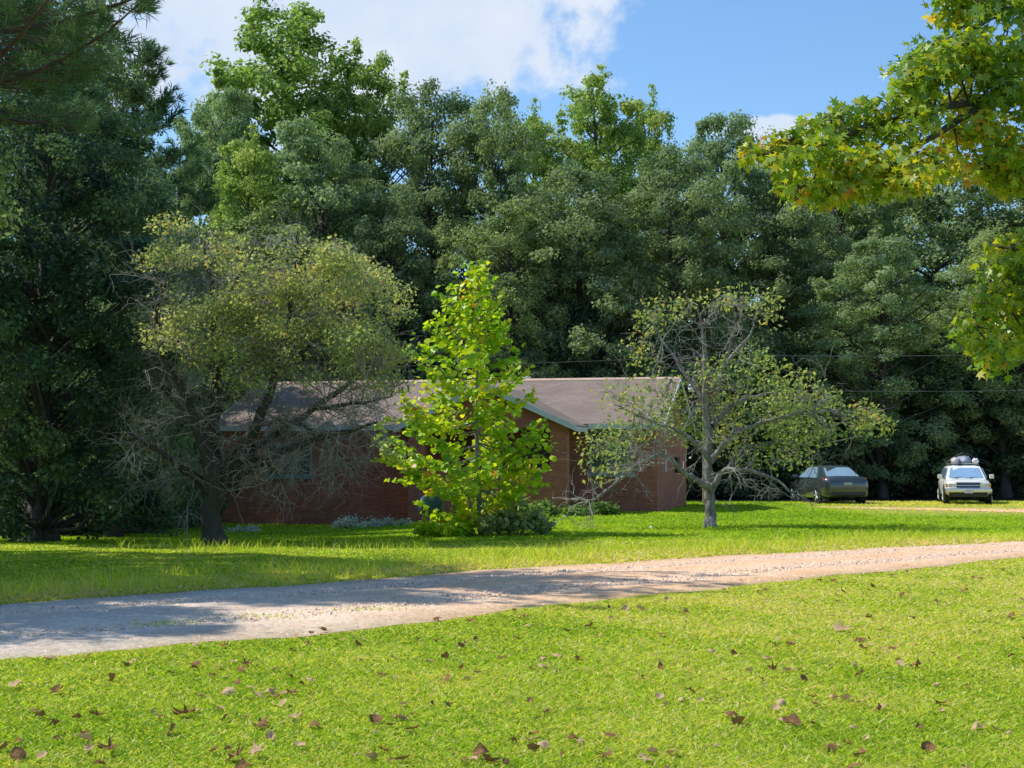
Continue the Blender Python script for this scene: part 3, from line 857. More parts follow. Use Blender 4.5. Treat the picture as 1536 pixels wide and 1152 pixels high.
def build_truck():
    D = 56.3
    x0 = at(1471, D)
    C = empty('parked_truck', (x0, D + 2.2, 0), math.radians(-90 - 12))
    C.scale = (.95, .95, .95)
    tag(C, 'old white sport utility truck facing the viewer with a load on its roof', 'truck')
    st = [(-2.25,.82,.42,.96),(-2.15,.86,.36,1.0),(-1.0,.875,.32,1.0),(.6,.875,.32,.99),(1.15,.875,.32,.97),(1.6,.865,.34,.945),(2.0,.85,.38,.91),(2.12,.82,.42,.88)]
    MB().loft([body_ring(*s) for s in st]).build('body', M['truck_paint'], C, smooth=True)
    V = []
    for (x, y), (tx, ty), z in zip([(-2.22, .80), (-1.2, .81), (.3, .81), (1.22, .77)], [(-2.02, .63), (-1.0, .65), (-.1, .65), (.38, .61)], [1.49, 1.53, 1.53, 1.49]):
        V.append([(x, y, .94), (tx, ty, z - .04), (tx, ty*.6, z), (tx, -ty*.6, z), (tx, -ty, z - .04), (x, -y, .94)])
    MB().loft(V).build('cabin', M['truck_paint'], C, .035, seg=3)
    q = [(1.22, -.77, .94), (1.22, .77, .94), (.38, .61, 1.45), (.38, -.61, 1.45)]
    ws = panel(q, .06, .94, .16, .92, .024, 'windscreen', M['carglass_sky'], C, .08, n=(.52, 0, .85))
    wp = MB()
    wp.tube([(1.16, -.5, 1.02), (.98, -.05, 1.10)], .012, 5).tube([(1.16, .05, 1.02), (.98, .5, 1.10)], .012, 5)
    wp.build('wiper', M['black_plastic'], C)
    for s in (1, -1):
        for (xa, xb, ta, tb) in ((-2.05, -1.15, -1.9, -1.1), (-1.05, -.2, -1.0, -.2), (-.1, .95, -.1, .28)):
            panel([(xa, s*.81, .97), (xb, s*.81, .97), (tb, s*.65, 1.46), (ta, s*.65, 1.46)], .03, .97, .08, .9, .02, 'side_window', M['carglass_sky'], C, .08, n=(0, s*.95, .3))
        MB().box(2.06, 2.15, min(s*.46, s*.76), max(s*.46, s*.76), .68, .83).build('headlight', M['lamp'], C, .02)
        MB().box(1.98, 2.13, min(s*.765, s*.845), max(s*.765, s*.845), .68, .83).build('turn_signal', M['amber'], C, .02)
        m = MB().box(.80, .95, min(s*.90, s*1.07), max(s*.90, s*1.07), 1.0, 1.17).build('side_mirror', M['truck_paint'], C, .03)
        MB().box(.952, .958, min(s*.92, s*1.05), max(s*.92, s*1.05), 1.02, 1.15).build('mirror_glass', M['chrome'], m)
        for x in (-1.35, 1.4):
            MB().lathe([(.41, -.02), (.41, .02)], (x, s*.865, .38), 'y', 26).build('wheel_arch', M['black_plastic'], C)
            wheel(C, x, s*.79, .36, .23, s)
    g = MB().box(2.09, 2.14, -.44, .44, .66, .86).build('grille', M['grille'], C, .01)
    gb = MB().box(2.142, 2.16, -.44, .44, .745, .765); gb.box(2.142, 2.16, -.47, .47, .86, .88); gb.box(2.142, 2.16, -.47, -.44, .66, .86); gb.box(2.142, 2.16, .44, .47, .66, .86)
    gb.build('grille_bar', M['chrome'], g)
    MB().box(2.0, 2.28, -.87, .87, .48, .635).build('bumper', M['chrome'], C, .035, seg=3)
    MB().box(1.9, 2.2, -.72, .72, .30, .475).build('valance', M['black_plastic'], C, .03)
    MB().box(2.285, 2.30, -.15, .15, .45, .60).build('number_plate', M['plate'], C, .006)
    rr = MB()
    for s in (1, -1): rr.tube([(-1.9, s*.56, 1.58), (.1, s*.56, 1.585)], .018, 6)
    for x in (-1.5, -.6, .05): rr.tube([(x, -.56, 1.53), (x, -.56, 1.59), (x, .56, 1.59), (x, .56, 1.53)], .014, 6)
    rr.build('roof_rack', M['chrome'], C)
    # load on the roof
    Bd = empty('roof_bundle', C.location + Vector((0, 0, 1.52)), C.rotation_euler.z)
    tag(Bd, 'dark blue tarpaulin bundle with pale cloth tied on the white truck roof', 'bundle')
    def lump(c, r, seed, n=18):
        g = np.random.default_rng(seed); rings = []
        for i in range(1, n // 2):
            th = math.pi * i / (n // 2)
            ring = []
            for j in range(n):
                ph = 2*math.pi*j/n
                k = 1 + .10*math.sin(3*ph + seed) * math.sin(th) + .07*math.sin(5*th + 2*ph) + .05*math.sin(7*ph + seed)
                z = math.cos(th) * r[2] * k
                ring.append((c[0] + math.sin(th)*math.cos(ph)*r[0]*k, c[1] + math.sin(th)*math.sin(ph)*r[1]*k, c[2] + max(z, -r[2]*.6)))
            rings.append(ring)
        return MB().loft(rings)
    lump((-.5, .05, .08), (.5, .28, .22), 1).build('tarp', M['tarp'], Bd, smooth=True)
    lump((-.15, -.30, .10), (.35, .16, .13), 2).build('cloth_roll', M['cloth'], Bd, smooth=True)
    st = MB()
    for x in (-.85, -.3): st.tube([(x, -.6, .02), (x, -.36, .22), (x, 0, .40), (x, .38, .26), (x, .56, .02)], .014, 5)
    st.build('strap', M['black_plastic'], Bd)
    o = lump((0, 0, .09), (.12, .10, .11), 4).build('white_jug', M['white_plastic'], None, smooth=True)
    o.location = C.location + Vector((.42, -.1, 1.52)); tag(o, 'small white container beside the blue bundle on the truck roof', 'container')
    # reddish bundle leaning out behind the passenger side
build_truck()

# ------------------------------------------------------------------ garden things
def build_grill():
    D = 34.4; x = at(647, D); z = float(gz(x, D))
    G = empty('kettle_grill', (x, D, z)); tag(G, 'blue domed kettle grill half hidden behind the yellow-green young tree', 'grill')
    MB().lathe([(0, .95), (.10, .945), (.20, .90), (.27, .82), (.30, .72), (.30, .70)], (0, 0, 0), 'z', 24).build('lid', M['blue_enamel'], G, smooth=True)
    MB().lathe([(.30, .69), (.29, .60), (.22, .50), (.10, .44), (0, .43)], (0, 0, 0), 'z', 24).build('bowl', M['blue_enamel'], G, smooth=True)
    for a in (.5, 2.6, 4.7):
        MB().tube([(.2*math.cos(a), .2*math.sin(a), .5), (.33*math.cos(a), .33*math.sin(a), 0)], .016, 6).build('leg', M['grey_metal'], G)
    MB().tube([(-.08, 0, .94), (-.07, 0, 1.0), (.07, 0, 1.0), (.08, 0, .94)], .013, 6).build('handle', M['black_plastic'], G)
build_grill()

b = MB(); b.lathe([(0, 0), (.026, .005), (.04, .04), (.026, .075), (0, .08)], (0, 0, 0), 'z', 14)
o = b.build('lawn_ball', M['white_plastic'], None, smooth=True); o.location = (at(976, 36.2), 36.2, 0)
tag(o, 'small white ball lying in the grass left of the half-bare tree', 'ball')

def build_pole():
    D = 57.5; x = at(1057, D)
    P = empty('utility_pole', (x, D, 0)); tag(P, 'weathered utility pole with a yard lamp behind the right end of the house', 'utility pole')
    MB().tube([(0, 0, -.3), (0, 0, 3), (.02, 0, 6.0)], [.10, .09, .075], 10).build('pole', M['wood_pole'], P)
    MB().tube([(.0, -.1, 4.72), (-.05, -.35, 4.95), (-.33, -.62, 5.0), (-.50, -.70, 4.85), (-.50, -.70, 4.62)], .025, 6).build('lamp_arm', M['grey_metal'], P)
    lh = MB().lathe([(0, 4.66), (.07, 4.65), (.10, 4.52), (.21, 4.42), (.22, 4.36)], (-.50, -.70, 0), 'z', 16).build('lamp_head', M['grey_metal'], P, smooth=True)
    MB().lathe([(.20, 4.375), (.19, 4.25), (.12, 4.18), (0, 4.16)], (-.50, -.70, 0), 'z', 16).build('lamp_lens', M['white_plastic'], lh, smooth=True)
    MB().box(-.09, .09, -.19, -.12, 5.35, 5.6).build('insulator_box', M['grey_metal'], P, .01)
    def wire(a, b, sag, label):
        a, b = np.array(a), np.array(b); t = np.linspace(0, 1, 24)
        pts = a + (b - a) * t[:, None]; pts[:, 2] -= sag * 4 * t * (1 - t)
        V, F = tubes([(pts, np.full(24, .010))], 5)
        tag(obj('power_line', make_mesh('power_line', V, [F], M['wire'])), label, 'power line')
    wire((x - .1, D - .1, 5.55), (-16, 58.5, 5.35), .25, 'thin power line running left from the pole over the house roof')
    wire((x + .1, D - .1, 5.6), (34, 60, 6.6), .35, 'upper thin power line running right from the pole across the dark trees')
    wire((x + .1, D - .1, 4.3), (34, 59, 4.8), .25, 'lower thin power line running right from the pole above the parked vehicles')
build_pole()

# ------------------------------------------------------------------ forest
P_OAK = lambda t: (.78 + .22*min(1, 3*t)) * math.sqrt(max(.03, 1 - t**2.8))
P_ROUND = lambda t: max(.2, math.sqrt(max(0, 1 - (1.9*t - .95)**2)))
P_EGG = lambda t: (.80 + .20*min(1, 3*t)) * math.sqrt(max(.02, 1 - t**1.9))
K = {}
# unit design height 18 m, base of crown varies
K['oak1'] = crown_tree('oak_a', 1, 18, 2.5, 4.6, P_OAK, 150, 400, 1.05, .185, M['oak'], M['bark'], tr=.30)
K['oak2'] = crown_tree('oak_b', 2, 18, 2.5, 4.2, P_OAK, 140, 400, 1.05, .18, M['oak_dark'], M['bark'], tr=.28, tint0=.5)
K['oak3'] = crown_tree('oak_c', 3, 18, 1.5, 4.4, P_OAK, 150, 400, 1.0, .185, M['greygreen'], M['bark'], tr=.26)
K['poplar'] = crown_tree('poplar', 4, 20, 3, 3.9, P_EGG, 150, 380, .95, .19, M['poplar'], M['bark'], tr=.30, spikes=22)
K['gumtree'] = crown_tree('gum', 5, 18, 2, 4.2, P_EGG, 150, 390, 1.0, .185, M['poplar'], M['bark'], tr=.26, tint0=.55, spikes=26)
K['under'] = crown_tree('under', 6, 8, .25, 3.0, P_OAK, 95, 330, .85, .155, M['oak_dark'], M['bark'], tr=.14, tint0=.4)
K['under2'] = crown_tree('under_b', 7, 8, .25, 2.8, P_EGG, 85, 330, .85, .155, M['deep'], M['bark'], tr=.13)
K['pine'] = pine_tree('pine', 8, 18, 4.5, 3.4, NEEDLE*np.array([1, 1.5]), M['pine'], M['bark_pine'], nl=.36, density=.9, per=30)

G_FOREST = 'trees of the wood behind the house'
def forest(kind, nm, px, D, ytop, hw, label, Hdes, cat='tree'):
    """a wood tree at its depth; height and spread from its size in the photograph"""
    if px > 480: D += 5.5
    x = at(px, D); h = zat(ytop, D) - float(gz(x, D)) 
    sz = h / Hdes
    wdes = {'oak1':5.2,'oak2':4.8,'oak3':4.9,'poplar':4.3,'gumtree':4.6,'under':3.4,'under2':3.1,'pine':3.3}[kind]
    s = 1.5 * hw * D / FPX / wdes
    return plant(K[kind], nm, label, cat, x, D, s, (px * 1.7) % 6.28, G_FOREST, sz=sz)
FT = [
 ('poplar','tulip_tree',420,76,-25,125,'tallest airy bright green tree left of the cloud, its top cut by the frame',20.6),
 ('poplar','tulip_tree',545,71,62,85,'bright green tree with a rounded top just right of the tallest tree',20.6),
 ('gumtree','broadleaf_tree',372,64,190,85,'mid green tree below the tallest tree, left of the yellowing pecan crown',18.6),
 ('oak3','broadleaf_tree',300,70,105,80,'thin-topped tree against the sky beside the left pines',18.5),
 ('oak3','broadleaf_tree',505,61,165,100,'grey-green oak in front of the bright green rounded tree',18.5),
 ('oak2','broadleaf_tree',648,66,112,95,'broad dark oak with a ragged top under the middle of the cloud',18.5),
 ('oak1','broadleaf_tree',735,64,118,80,'dark oak with a small upright tip above the young yellow-green tree',18.5),
 ('gumtree','broadleaf_tree',800,70,150,62,'small-topped greenish tree in the dip of the skyline',18.6),
 ('gumtree','broadleaf_tree',905,71,98,95,'bright green pointed tree forming the highest top in the middle right skyline',18.6),
 ('gumtree','broadleaf_tree',978,75,128,70,'bright green tree leaning on the right of the pointed one',18.6),
 ('oak2','broadleaf_tree',865,60,235,95,'dark grey-green oak in front of the pointed bright tree',18.5),
 ('oak3','broadleaf_tree',1082,67,160,85,'grey-green round-topped oak left of the orange-tipped branches',18.5),
 ('oak2','broadleaf_tree',1010,61,215,90,'dark leafy oak above the right part of the house roof',18.5),
 ('oak1','broadleaf_tree',1190,86,190,90,'distant brownish tree peeping over the skyline beside the orange-tipped branches',18.5),
 ('oak2','broadleaf_tree',1165,65,255,85,'very dark oak behind the half-bare tree',18.5),
 ('oak1','broadleaf_tree',1265,70,205,100,'dark oak under the lower yellow branches of the overhanging tree',18.5),
 ('oak3','broadleaf_tree',1322,61,350,85,'pale grey-green tree above the parked sedan',18.5),
 ('oak3','broadleaf_tree',1420,68,215,105,'hazy grey-green oak between the two clumps of overhanging branches',18.5),
 ('gumtree','broadleaf_tree',1340,75,215,90,'tall greenish tree half hidden behind the lower yellow overhanging branches',18.6),
 ('oak1','broadleaf_tree',1505,62,340,85,'dull green tree at the right edge above the white truck',18.5),
 ('oak2','broadleaf_tree',1580,68,190,120,'dark oak half cut off by the right edge of the frame',18.5),
 ('oak2','broadleaf_tree',590,60,270,80,'dark oak between the yellowing pecan crown and the young yellow-green tree',18.5),
 ('oak1','broadleaf_tree',760,59,300,80,'dark grey oak rising directly behind the house gable',18.5),
 ('oak1','broadleaf_tree',430,63,300,95,'dull green oak hidden behind the yellowing pecan crown',18.5),
 ('under2','understory_tree',640,59.5,420,75,'low dark tree behind the left side of the house roof',8.3),
 ('under','understory_tree',915,59.5,430,80,'low dark tree behind the right side of the house roof',8.3),
 ('under2','understory_tree',830,60,400,75,'low dark tree behind the middle of the house roof',8.3),
 ('under','understory_tree',1110,62,470,85,'low dark tree just right of the house behind the half-bare tree',8.3),
 ('under2','understory_tree',1215,63,480,80,'low shadowy tree behind the parked sedan',8.3),
 ('under','understory_tree',1300,65,520,75,'shadowy undergrowth tree between the sedan and the truck',8.3),
 ('under2','understory_tree',1385,63.5,500,80,'shadowy undergrowth tree left of the white truck',8.3),
 ('under2','understory_tree',1475,63.5,490,80,'shadowy undergrowth tree right behind the white truck',8.3),
 ('under','understory_tree',1560,64,470,85,'shadowy undergrowth tree at the right frame edge',8.3),
 ('under','understory_tree',520,60,430,75,'low tree behind the left end of the house roof',8.3),
 ('under2','understory_tree',370,59,440,80,'low dark tree behind the bare twigs left of the house',8.3),
 # the dark stand on the left
 ('pine','pine_tree',205,50,45,100,'pine with layered boughs against the sky gap, left',18.3),
 ('pine','pine_tree',268,60,205,80,'shorter pine behind the layered one, at the foot of the sky gap',18.3),
 ('oak3','broadleaf_tree',262,55,330,70,'green tree lit between the pines and the pecan',18.5),
 ('oak2','broadleaf_tree',110,46,-30,130,'dark tall tree in the left stand right of the frame edge',18.5),
 ('pine','pine_tree',20,44,-90,120,'dark pine at the left frame edge behind the shaded broadleaf tree',18.3),
 ('under','understory_tree',215,49,560,75,'low dark tree at the left wood edge beside the house end',8.3),
 ('under2','understory_tree',135,46,540,80,'low shadowy tree at the left wood edge',8.3),
 ('under','understory_tree',45,44,560,90,'low shadowy tree at the left frame edge on the lawn border',8.3),
 ('under2','understory_tree',90,41,640,75,'low dark bush at the foot of the big shaded left tree',8.3),
 ('under','understory_tree',185,44,650,70,'low dark bush between the big shaded left tree and the pecan trunk',8.3),
 ('under2','understory_tree',250,49,640,60,'low dark bush just left of the pecan trunk',8.3),
 ('under2','understory_tree',285,53,600,60,'low dark bush tree beside the left wall of the house',8.3),
]
for a in FT:
    kind, nm, px, D, yt, hw, lab, hd = a
    forest(kind, nm, px, D, yt, hw, lab, hd)

# the shaded broad-leaved tree in the left foreground stand
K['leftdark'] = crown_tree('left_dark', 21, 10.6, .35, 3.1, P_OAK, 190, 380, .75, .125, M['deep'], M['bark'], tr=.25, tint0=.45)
plant(K['leftdark'], 'broadleaf_tree', 'big deeply shaded broadleaf tree filling the left edge of the view down to the lawn', 'tree', -10.2, 33.5, 1, .6)
K['leftdark2'] = crown_tree('left_dark_b', 22, 9.5, .3, 2.3, P_EGG, 120, 380, .7, .115, M['oak_dark'], M['bark'], tr=.2, tint0=.35)
plant(K['leftdark2'], 'broadleaf_tree', 'narrow shaded tree between the big left tree and the pecan', 'tree', at(175, 39), 39, 1, 2.2)
# near pine whose bough reaches into the top left corner; trees left of the frame that shade the drive
K['nearpine'] = pine_tree('near_pine', 31, 10.8, 6.9, 4.5, NEEDLE, M['pine'], M['bark_pine'], tr=.26, nl=.23, density=1.25, per=42, dens2=1.5, u0=.12, br=.5)
plant(K['nearpine'], 'pine_tree', 'near pine whose long needle boughs hang into the top left corner', 'tree', -8.0, 21.8, 1, 1.0)
plant(K['pine'], 'pine_tree', 'pine standing outside the left edge that shades the gravel drive', 'tree', -13.2, 20.5, .95, 2.0, sz=.9)
plant(K['oak1'], 'broadleaf_tree', 'oak standing outside the left edge that shades the lawn', 'tree', -12.6, 25.2, .70, 1.0, sz=.72)

def distant_wood():
    n = 60000
    X = R.uniform(-60, 62, n); Y = R.uniform(84, 94, n)
    top = 10.5 + 2.0*np.sin(X*.45) + 1.4*np.sin(X*1.1 + 1)
    Z = top * R.random(n) ** .8
    C = np.stack([X, Y, Z - .4], 1)
    V, F = leaf_cloud(C, rdir(n) + [0, -.3, .4], R.uniform(.35, .75, n), DIAMOND)
    T = np.clip(.35 + .2*R.normal(size=n), 0, 1)
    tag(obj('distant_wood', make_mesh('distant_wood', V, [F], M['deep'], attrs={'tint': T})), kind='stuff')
distant_wood()

plant(K['oak2'], 'broadleaf_tree', 'oak outside the left edge nearest the viewer, its shade on the drive', 'tree', -11.6, 16.8, .58, 2.0, sz=.60)
plant(K['oak3'], 'broadleaf_tree', 'oak outside the left edge whose shade reaches the lawn beyond the drive', 'tree', -12.1, 21.3, .66, 4.0, sz=.78)

# ------------------------------------------------------------------ yard trees shaped limb by limb
def yard_tree(name, label, base, D, limbs, blobs, leaf, bark, twigmat, leaf_size, seed, twigs, droop, shape=DIAMOND, twig_len=.9, fold=.25, tint0=.45, blob_twigs=7, twig_k=1.0, twig_r=1.0):
    """limbs: lists of (right m, up m, towards back m, radius); blobs: (right, up, back, rx, rz, leaves)"""
    rng = np.random.default_rng(seed)
    x, y = at(base[0], D), D
    e = empty(name, (x, y, float(gz(x, y)))); tag(e, label, 'tree')
    paths = []; pool = []
    for l in limbs:
        q = smooth_path([(a, c, b, r) for a, b, c, r in l], 4)
        q[1:-1, :3] += rng.normal(size=(len(q)-2, 3)) * .018
        paths.append((q[:, :3], q[:, 3])); pool.append(q)
    tw = []
    def twig(p, d, L, r, lev):
        n = 5; pts = [p]; dd = d.copy()
        for i in range(n - 1):
            dd = unit(dd + rng.normal(size=3) * .28 + np.array([0, 0, -droop * (.4 + .25*i)]))
            pts.append(pts[-1] + dd * L / (n - 1))
        pts = np.array(pts)
        tw.append((pts, np.linspace(r, max(.0022, r*.35), n) * twig_r))
        if lev > 0:
            for _ in range(rng.integers(3, 5)):
                k = rng.integers(1, n); nd = unit(unit(pts[k] - pts[k-1]) + rng.normal(size=3) * .75 + np.array([0, 0, .12]))
                twig(pts[k], nd, L * rng.uniform(.45, .7), r * .55, lev - 1)
        return pts
    for (i, t0, num, L, lev) in twigs:
        num = int(num * twig_k)
        q = pool[i]
        for _ in range(num):
            k = int((t0 + (1 - t0) * rng.random()) * (len(q) - 1)); k = min(max(k, 1), len(q) - 1)
            d = unit(rng.normal(size=3) + .5 * unit(q[k, :3] - q[k-1, :3]))
            twig(q[k, :3], d, L * rng.uniform(.6, 1.2), min(.016, q[k, 3] * .6), lev)
    allp = np.concatenate(pool)
    Cs = []; Ns = []; Ss = []; Ts = []
    for (bx, bz, by, rx, rz, n) in blobs:
        c = np.array([bx, by, bz])
        k = np.argmin(((allp[:, :3] - c) ** 2).sum(1) + .0 * allp[:, 3])
        for j in range(blob_twigs):
            tgt = c + rdir(1, rng)[0] * np.array([rx, (rx+rz)/2, rz]) * rng.uniform(.4, 1.0)
            a = allp[k, :3] if j == 0 else c * .5 + allp[k, :3] * .5
            mid = (a + tgt) / 2 + rng.normal(size=3) * .12
            tw.append((smooth_path([(*a, .014), (*mid, .009), (*tgt, .004)], 3)[:, :3], np.linspace(.012, .003, 7)))
        d = rdir(n, rng); p = c + d * (rng.random((n, 1)) ** .5) * np.array([rx, (rx + rz) / 2, rz]) * 1.15
        Cs.append(p); Ns.append(unit(.5*d + rng.normal(size=(n, 3))*.8 + [0, 0, .5])); Ss.append(leaf_size * rng.uniform(.6, 1.3, n))
        Ts.append(np.clip(tint0 + .12*rng.normal() + .22*rng.normal(size=n), 0, 1))
    V, F = tubes(paths, 9)
    tr = obj('trunk', make_mesh(name + '_trunk', V, [F], bark, smooth=True), e)
    V, F = tubes(tw, 4)
    obj('twigs', make_mesh(name + '_twigs', V, [F], twigmat, smooth=True), e)
    C = np.concatenate(Cs); T = np.concatenate(Ts)
    V, F = leaf_cloud(C, np.concatenate(Ns), np.concatenate(Ss), shape, fold, rng=rng)
    obj('crown', make_mesh(name + '_crown', V, [F], leaf, attrs={'tint': T}), e)
    return e

def conv(base, D, limb, dep=0.0):
    s = D / FPX; n = len(limb)
    return [((px - base[0]) * s, (base[1] - py) * s, dep * i / max(1, n - 1) + (0 if i == 0 else 0), r) for i, (px, py, r) in enumerate(limb)]

def right_tree():
    base, D = (1065, 792), 37.2
    L = [
     ([(1066,800,.22),(1065,785,.16),(1064,760,.13),(1066,722,.125),(1063,690,.10),(1066,650,.09),(1061,610,.085),(1072,580,.075),(1087,550,.055),(1128,505,.035),(1140,470,.012)], .5),
     ([(1064,660,.08),(1057,600,.06),(1055,545,.045),(1050,500,.03),(1043,462,.012)], -.6),
     ([(1065,732,.10),(1040,718,.075),(1020,709,.065),(1000,689,.055),(985,684,.05),(965,690,.045),(940,707,.04),(905,735,.034),(872,757,.026)], -1.2),
     ([(880,752,.025),(862,744,.022),(846,733,.012)], 0),
     ([(1066,738,.10),(1080,712,.075),(1095,704,.06),(1120,707,.05),(1160,722,.035),(1188,748,.015)], -.8),
     ([(1065,695,.08),(1090,660,.06),(1125,640,.045),(1180,625,.03),(1245,618,.012)], -1.0),
     ([(1068,640,.07),(1110,604,.05),(1170,590,.03),(1232,600,.012)], 1.0),
     ([(1061,612,.06),(1030,560,.045),(1000,512,.03),(975,470,.012)], .8),
     ([(1085,552,.045),(1100,500,.03),(1112,462,.012)], -.7),
     ([(1064,690,.07),(1020,650,.045),(960,628,.03),(918,610,.012)], -.9),
     ([(1085,712,.05),(1110,680,.04),(1160,665,.03),(1230,668,.02),(1300,655,.01)], .4),
     ([(1020,709,.03),(1028,690,.02),(1034,672,.01)], .2),
     ([(905,735,.02),(880,712,.015),(868,692,.008)], .3),
     ([(940,707,.02),(905,690,.015),(880,672,.008)], -.4),
    ]
    limbs = []
    for l, dep in L:
        q = conv(base, D, l, dep)
        limbs.append(q)
    # start side limbs at the depth of the trunk (0) - conv starts every limb there
    B = [(990,470,35,30,110),(965,520,30,30,60),(1100,450,55,22,120),(1150,470,28,30,60),(930,600,40,30,90),(960,640,55,25,110),(900,665,38,30,80),(1110,560,45,32,120),
         (1160,585,55,38,230),(1215,605,48,34,230),(1258,600,20,18,60),(1300,640,36,22,110),(1190,655,55,28,190),(1100,620,45,38,190),(1030,640,45,30,140),(1000,585,55,38,110),
         (1130,690,38,20,60),(1145,630,50,30,140),(1075,590,40,30,90),(900,700,40,25,60),(1240,645,40,25,110),(1020,460,25,20,40),(1200,690,40,22,70),(1280,625,30,22,90),(1140,530,30,25,60),(930,660,45,28,90),(1060,560,30,25,60),(1100,660,45,30,120),(1010,615,45,28,110)]
    s = D / FPX; rng = np.random.default_rng(5)
    blobs = [((px-base[0])*s, (base[1]-py)*s, rng.uniform(-1.3, 1.3), rx*s, rz*s, int(n*2.1)) for px, py, rx, rz, n in B]
    tw = [(0,.45,26,.9,2),(1,.2,22,.9,2),(2,.35,34,.95,2),(4,.3,26,.9,2),(5,.3,16,.9,2),(6,.3,14,.9,2),(7,.3,18,.9,2),(8,.2,12,.8,2),(9,.3,18,.9,2),(10,.3,14,.8,2),(3,.2,6,.5,1),(12,.2,8,.6,1),(13,.2,8,.6,1)]
    yard_tree('half_bare_tree', 'half-bare grey tree with a low arching limb on the lawn right of the house', base, D, limbs, blobs,
              M['dogwood'], M['bark_grey'], M['twig'], .115, 41, tw, .06, twig_k=.62)
right_tree()

def left_tree():
    base, D = (325, 822), 31.0
    L = [
     ([(325,832,.34),(324,815,.26),(322,780,.20),(326,740,.185),(318,690,.15),(300,640,.11),(280,590,.09),(255,540,.07),(245,480,.05),(262,420,.025)], -.8),
     ([(326,740,.18),(320,660,.13),(320,580,.10),(316,500,.08),(312,450,.06),(300,400,.04),(290,345,.015)], .8),
     ([(327,740,.17),(355,690,.12),(390,640,.10),(420,560,.075),(440,480,.055),(452,400,.03),(455,360,.012)], -1.0),
     ([(334,722,.12),(400,662,.08),(470,616,.06),(540,560,.045),(585,500,.018)], .6),
     ([(332,732,.11),(420,684,.07),(500,660,.05),(575,640,.02)], -1.4),
     ([(325,744,.12),(262,694,.07),(205,655,.025)], -.6),
     ([(316,500,.06),(350,440,.045),(385,380,.018)], -.5),
     ([(420,560,.06),(500,480,.045),(555,415,.018)], .9),
     ([(440,480,.05),(500,420,.035),(535,380,.014)], -.7),
     ([(300,640,.07),(240,590,.05),(205,530,.02)], .9),
     ([(470,616,.045),(530,612,.035),(590,600,.012)], -.5),
     ([(390,640,.06),(450,640,.04),(520,690,.025),(545,725,.01)], -.8),
     ([(355,690,.06),(410,700,.04),(440,730,.02)], -1.0),
    ]
    limbs = [conv(base, D, l, d) for l, d in L]
    rng = np.random.default_rng(9); s = D / FPX; blobs = []
    ytop = lambda x: np.interp(x, [240,262,300,340,400,470,500,560,600,640], [395,345,328,352,350,352,372,372,430,480])
    for i in range(84):
        px = rng.uniform(245, 590); py = ytop(px) + 14 + 150 * rng.random() ** 1.35
        blobs.append(((px-base[0])*s, (base[1]-py)*s, rng.uniform(-2.0, 2.0), .46, .24, 215))
    for i in range(62):
        px = rng.uniform(340, 600); py = rng.uniform(440, 590)
        blobs.append(((px-base[0])*s, (base[1]-py)*s, rng.uniform(-1.6, 1.6), .40, .26, 105))
    for i in range(34):
        px = rng.uniform(238, 430); py = rng.uniform(420, 560)
        blobs.append(((px-base[0])*s, (base[1]-py)*s, rng.uniform(-1.8, 1.8), .40, .30, 85))
    tw = [(0,.4,42,1.0,2),(1,.25,38,1.0,2),(2,.25,42,1.0,2),(3,.2,48,1.05,2),(4,.2,52,1.0,2),(5,.2,30,.9,2),(6,.2,14,.8,2),(7,.2,20,.9,2),(8,.2,14,.8,2),(9,.2,24,.9,2),(10,.1,26,.9,2),(11,.1,34,.8,2),(12,.1,22,.8,2)]
    yard_tree('pecan_tree', 'spreading tree with yellowing top and bare drooping grey twigs, left of the house', base, D, limbs, blobs,
              M['pecan'], M['bark_dark'], M['twig'], .082, 43, tw, .10, tint0=.46, blob_twigs=6, twig_k=1.15, twig_r=.72)
left_tree()

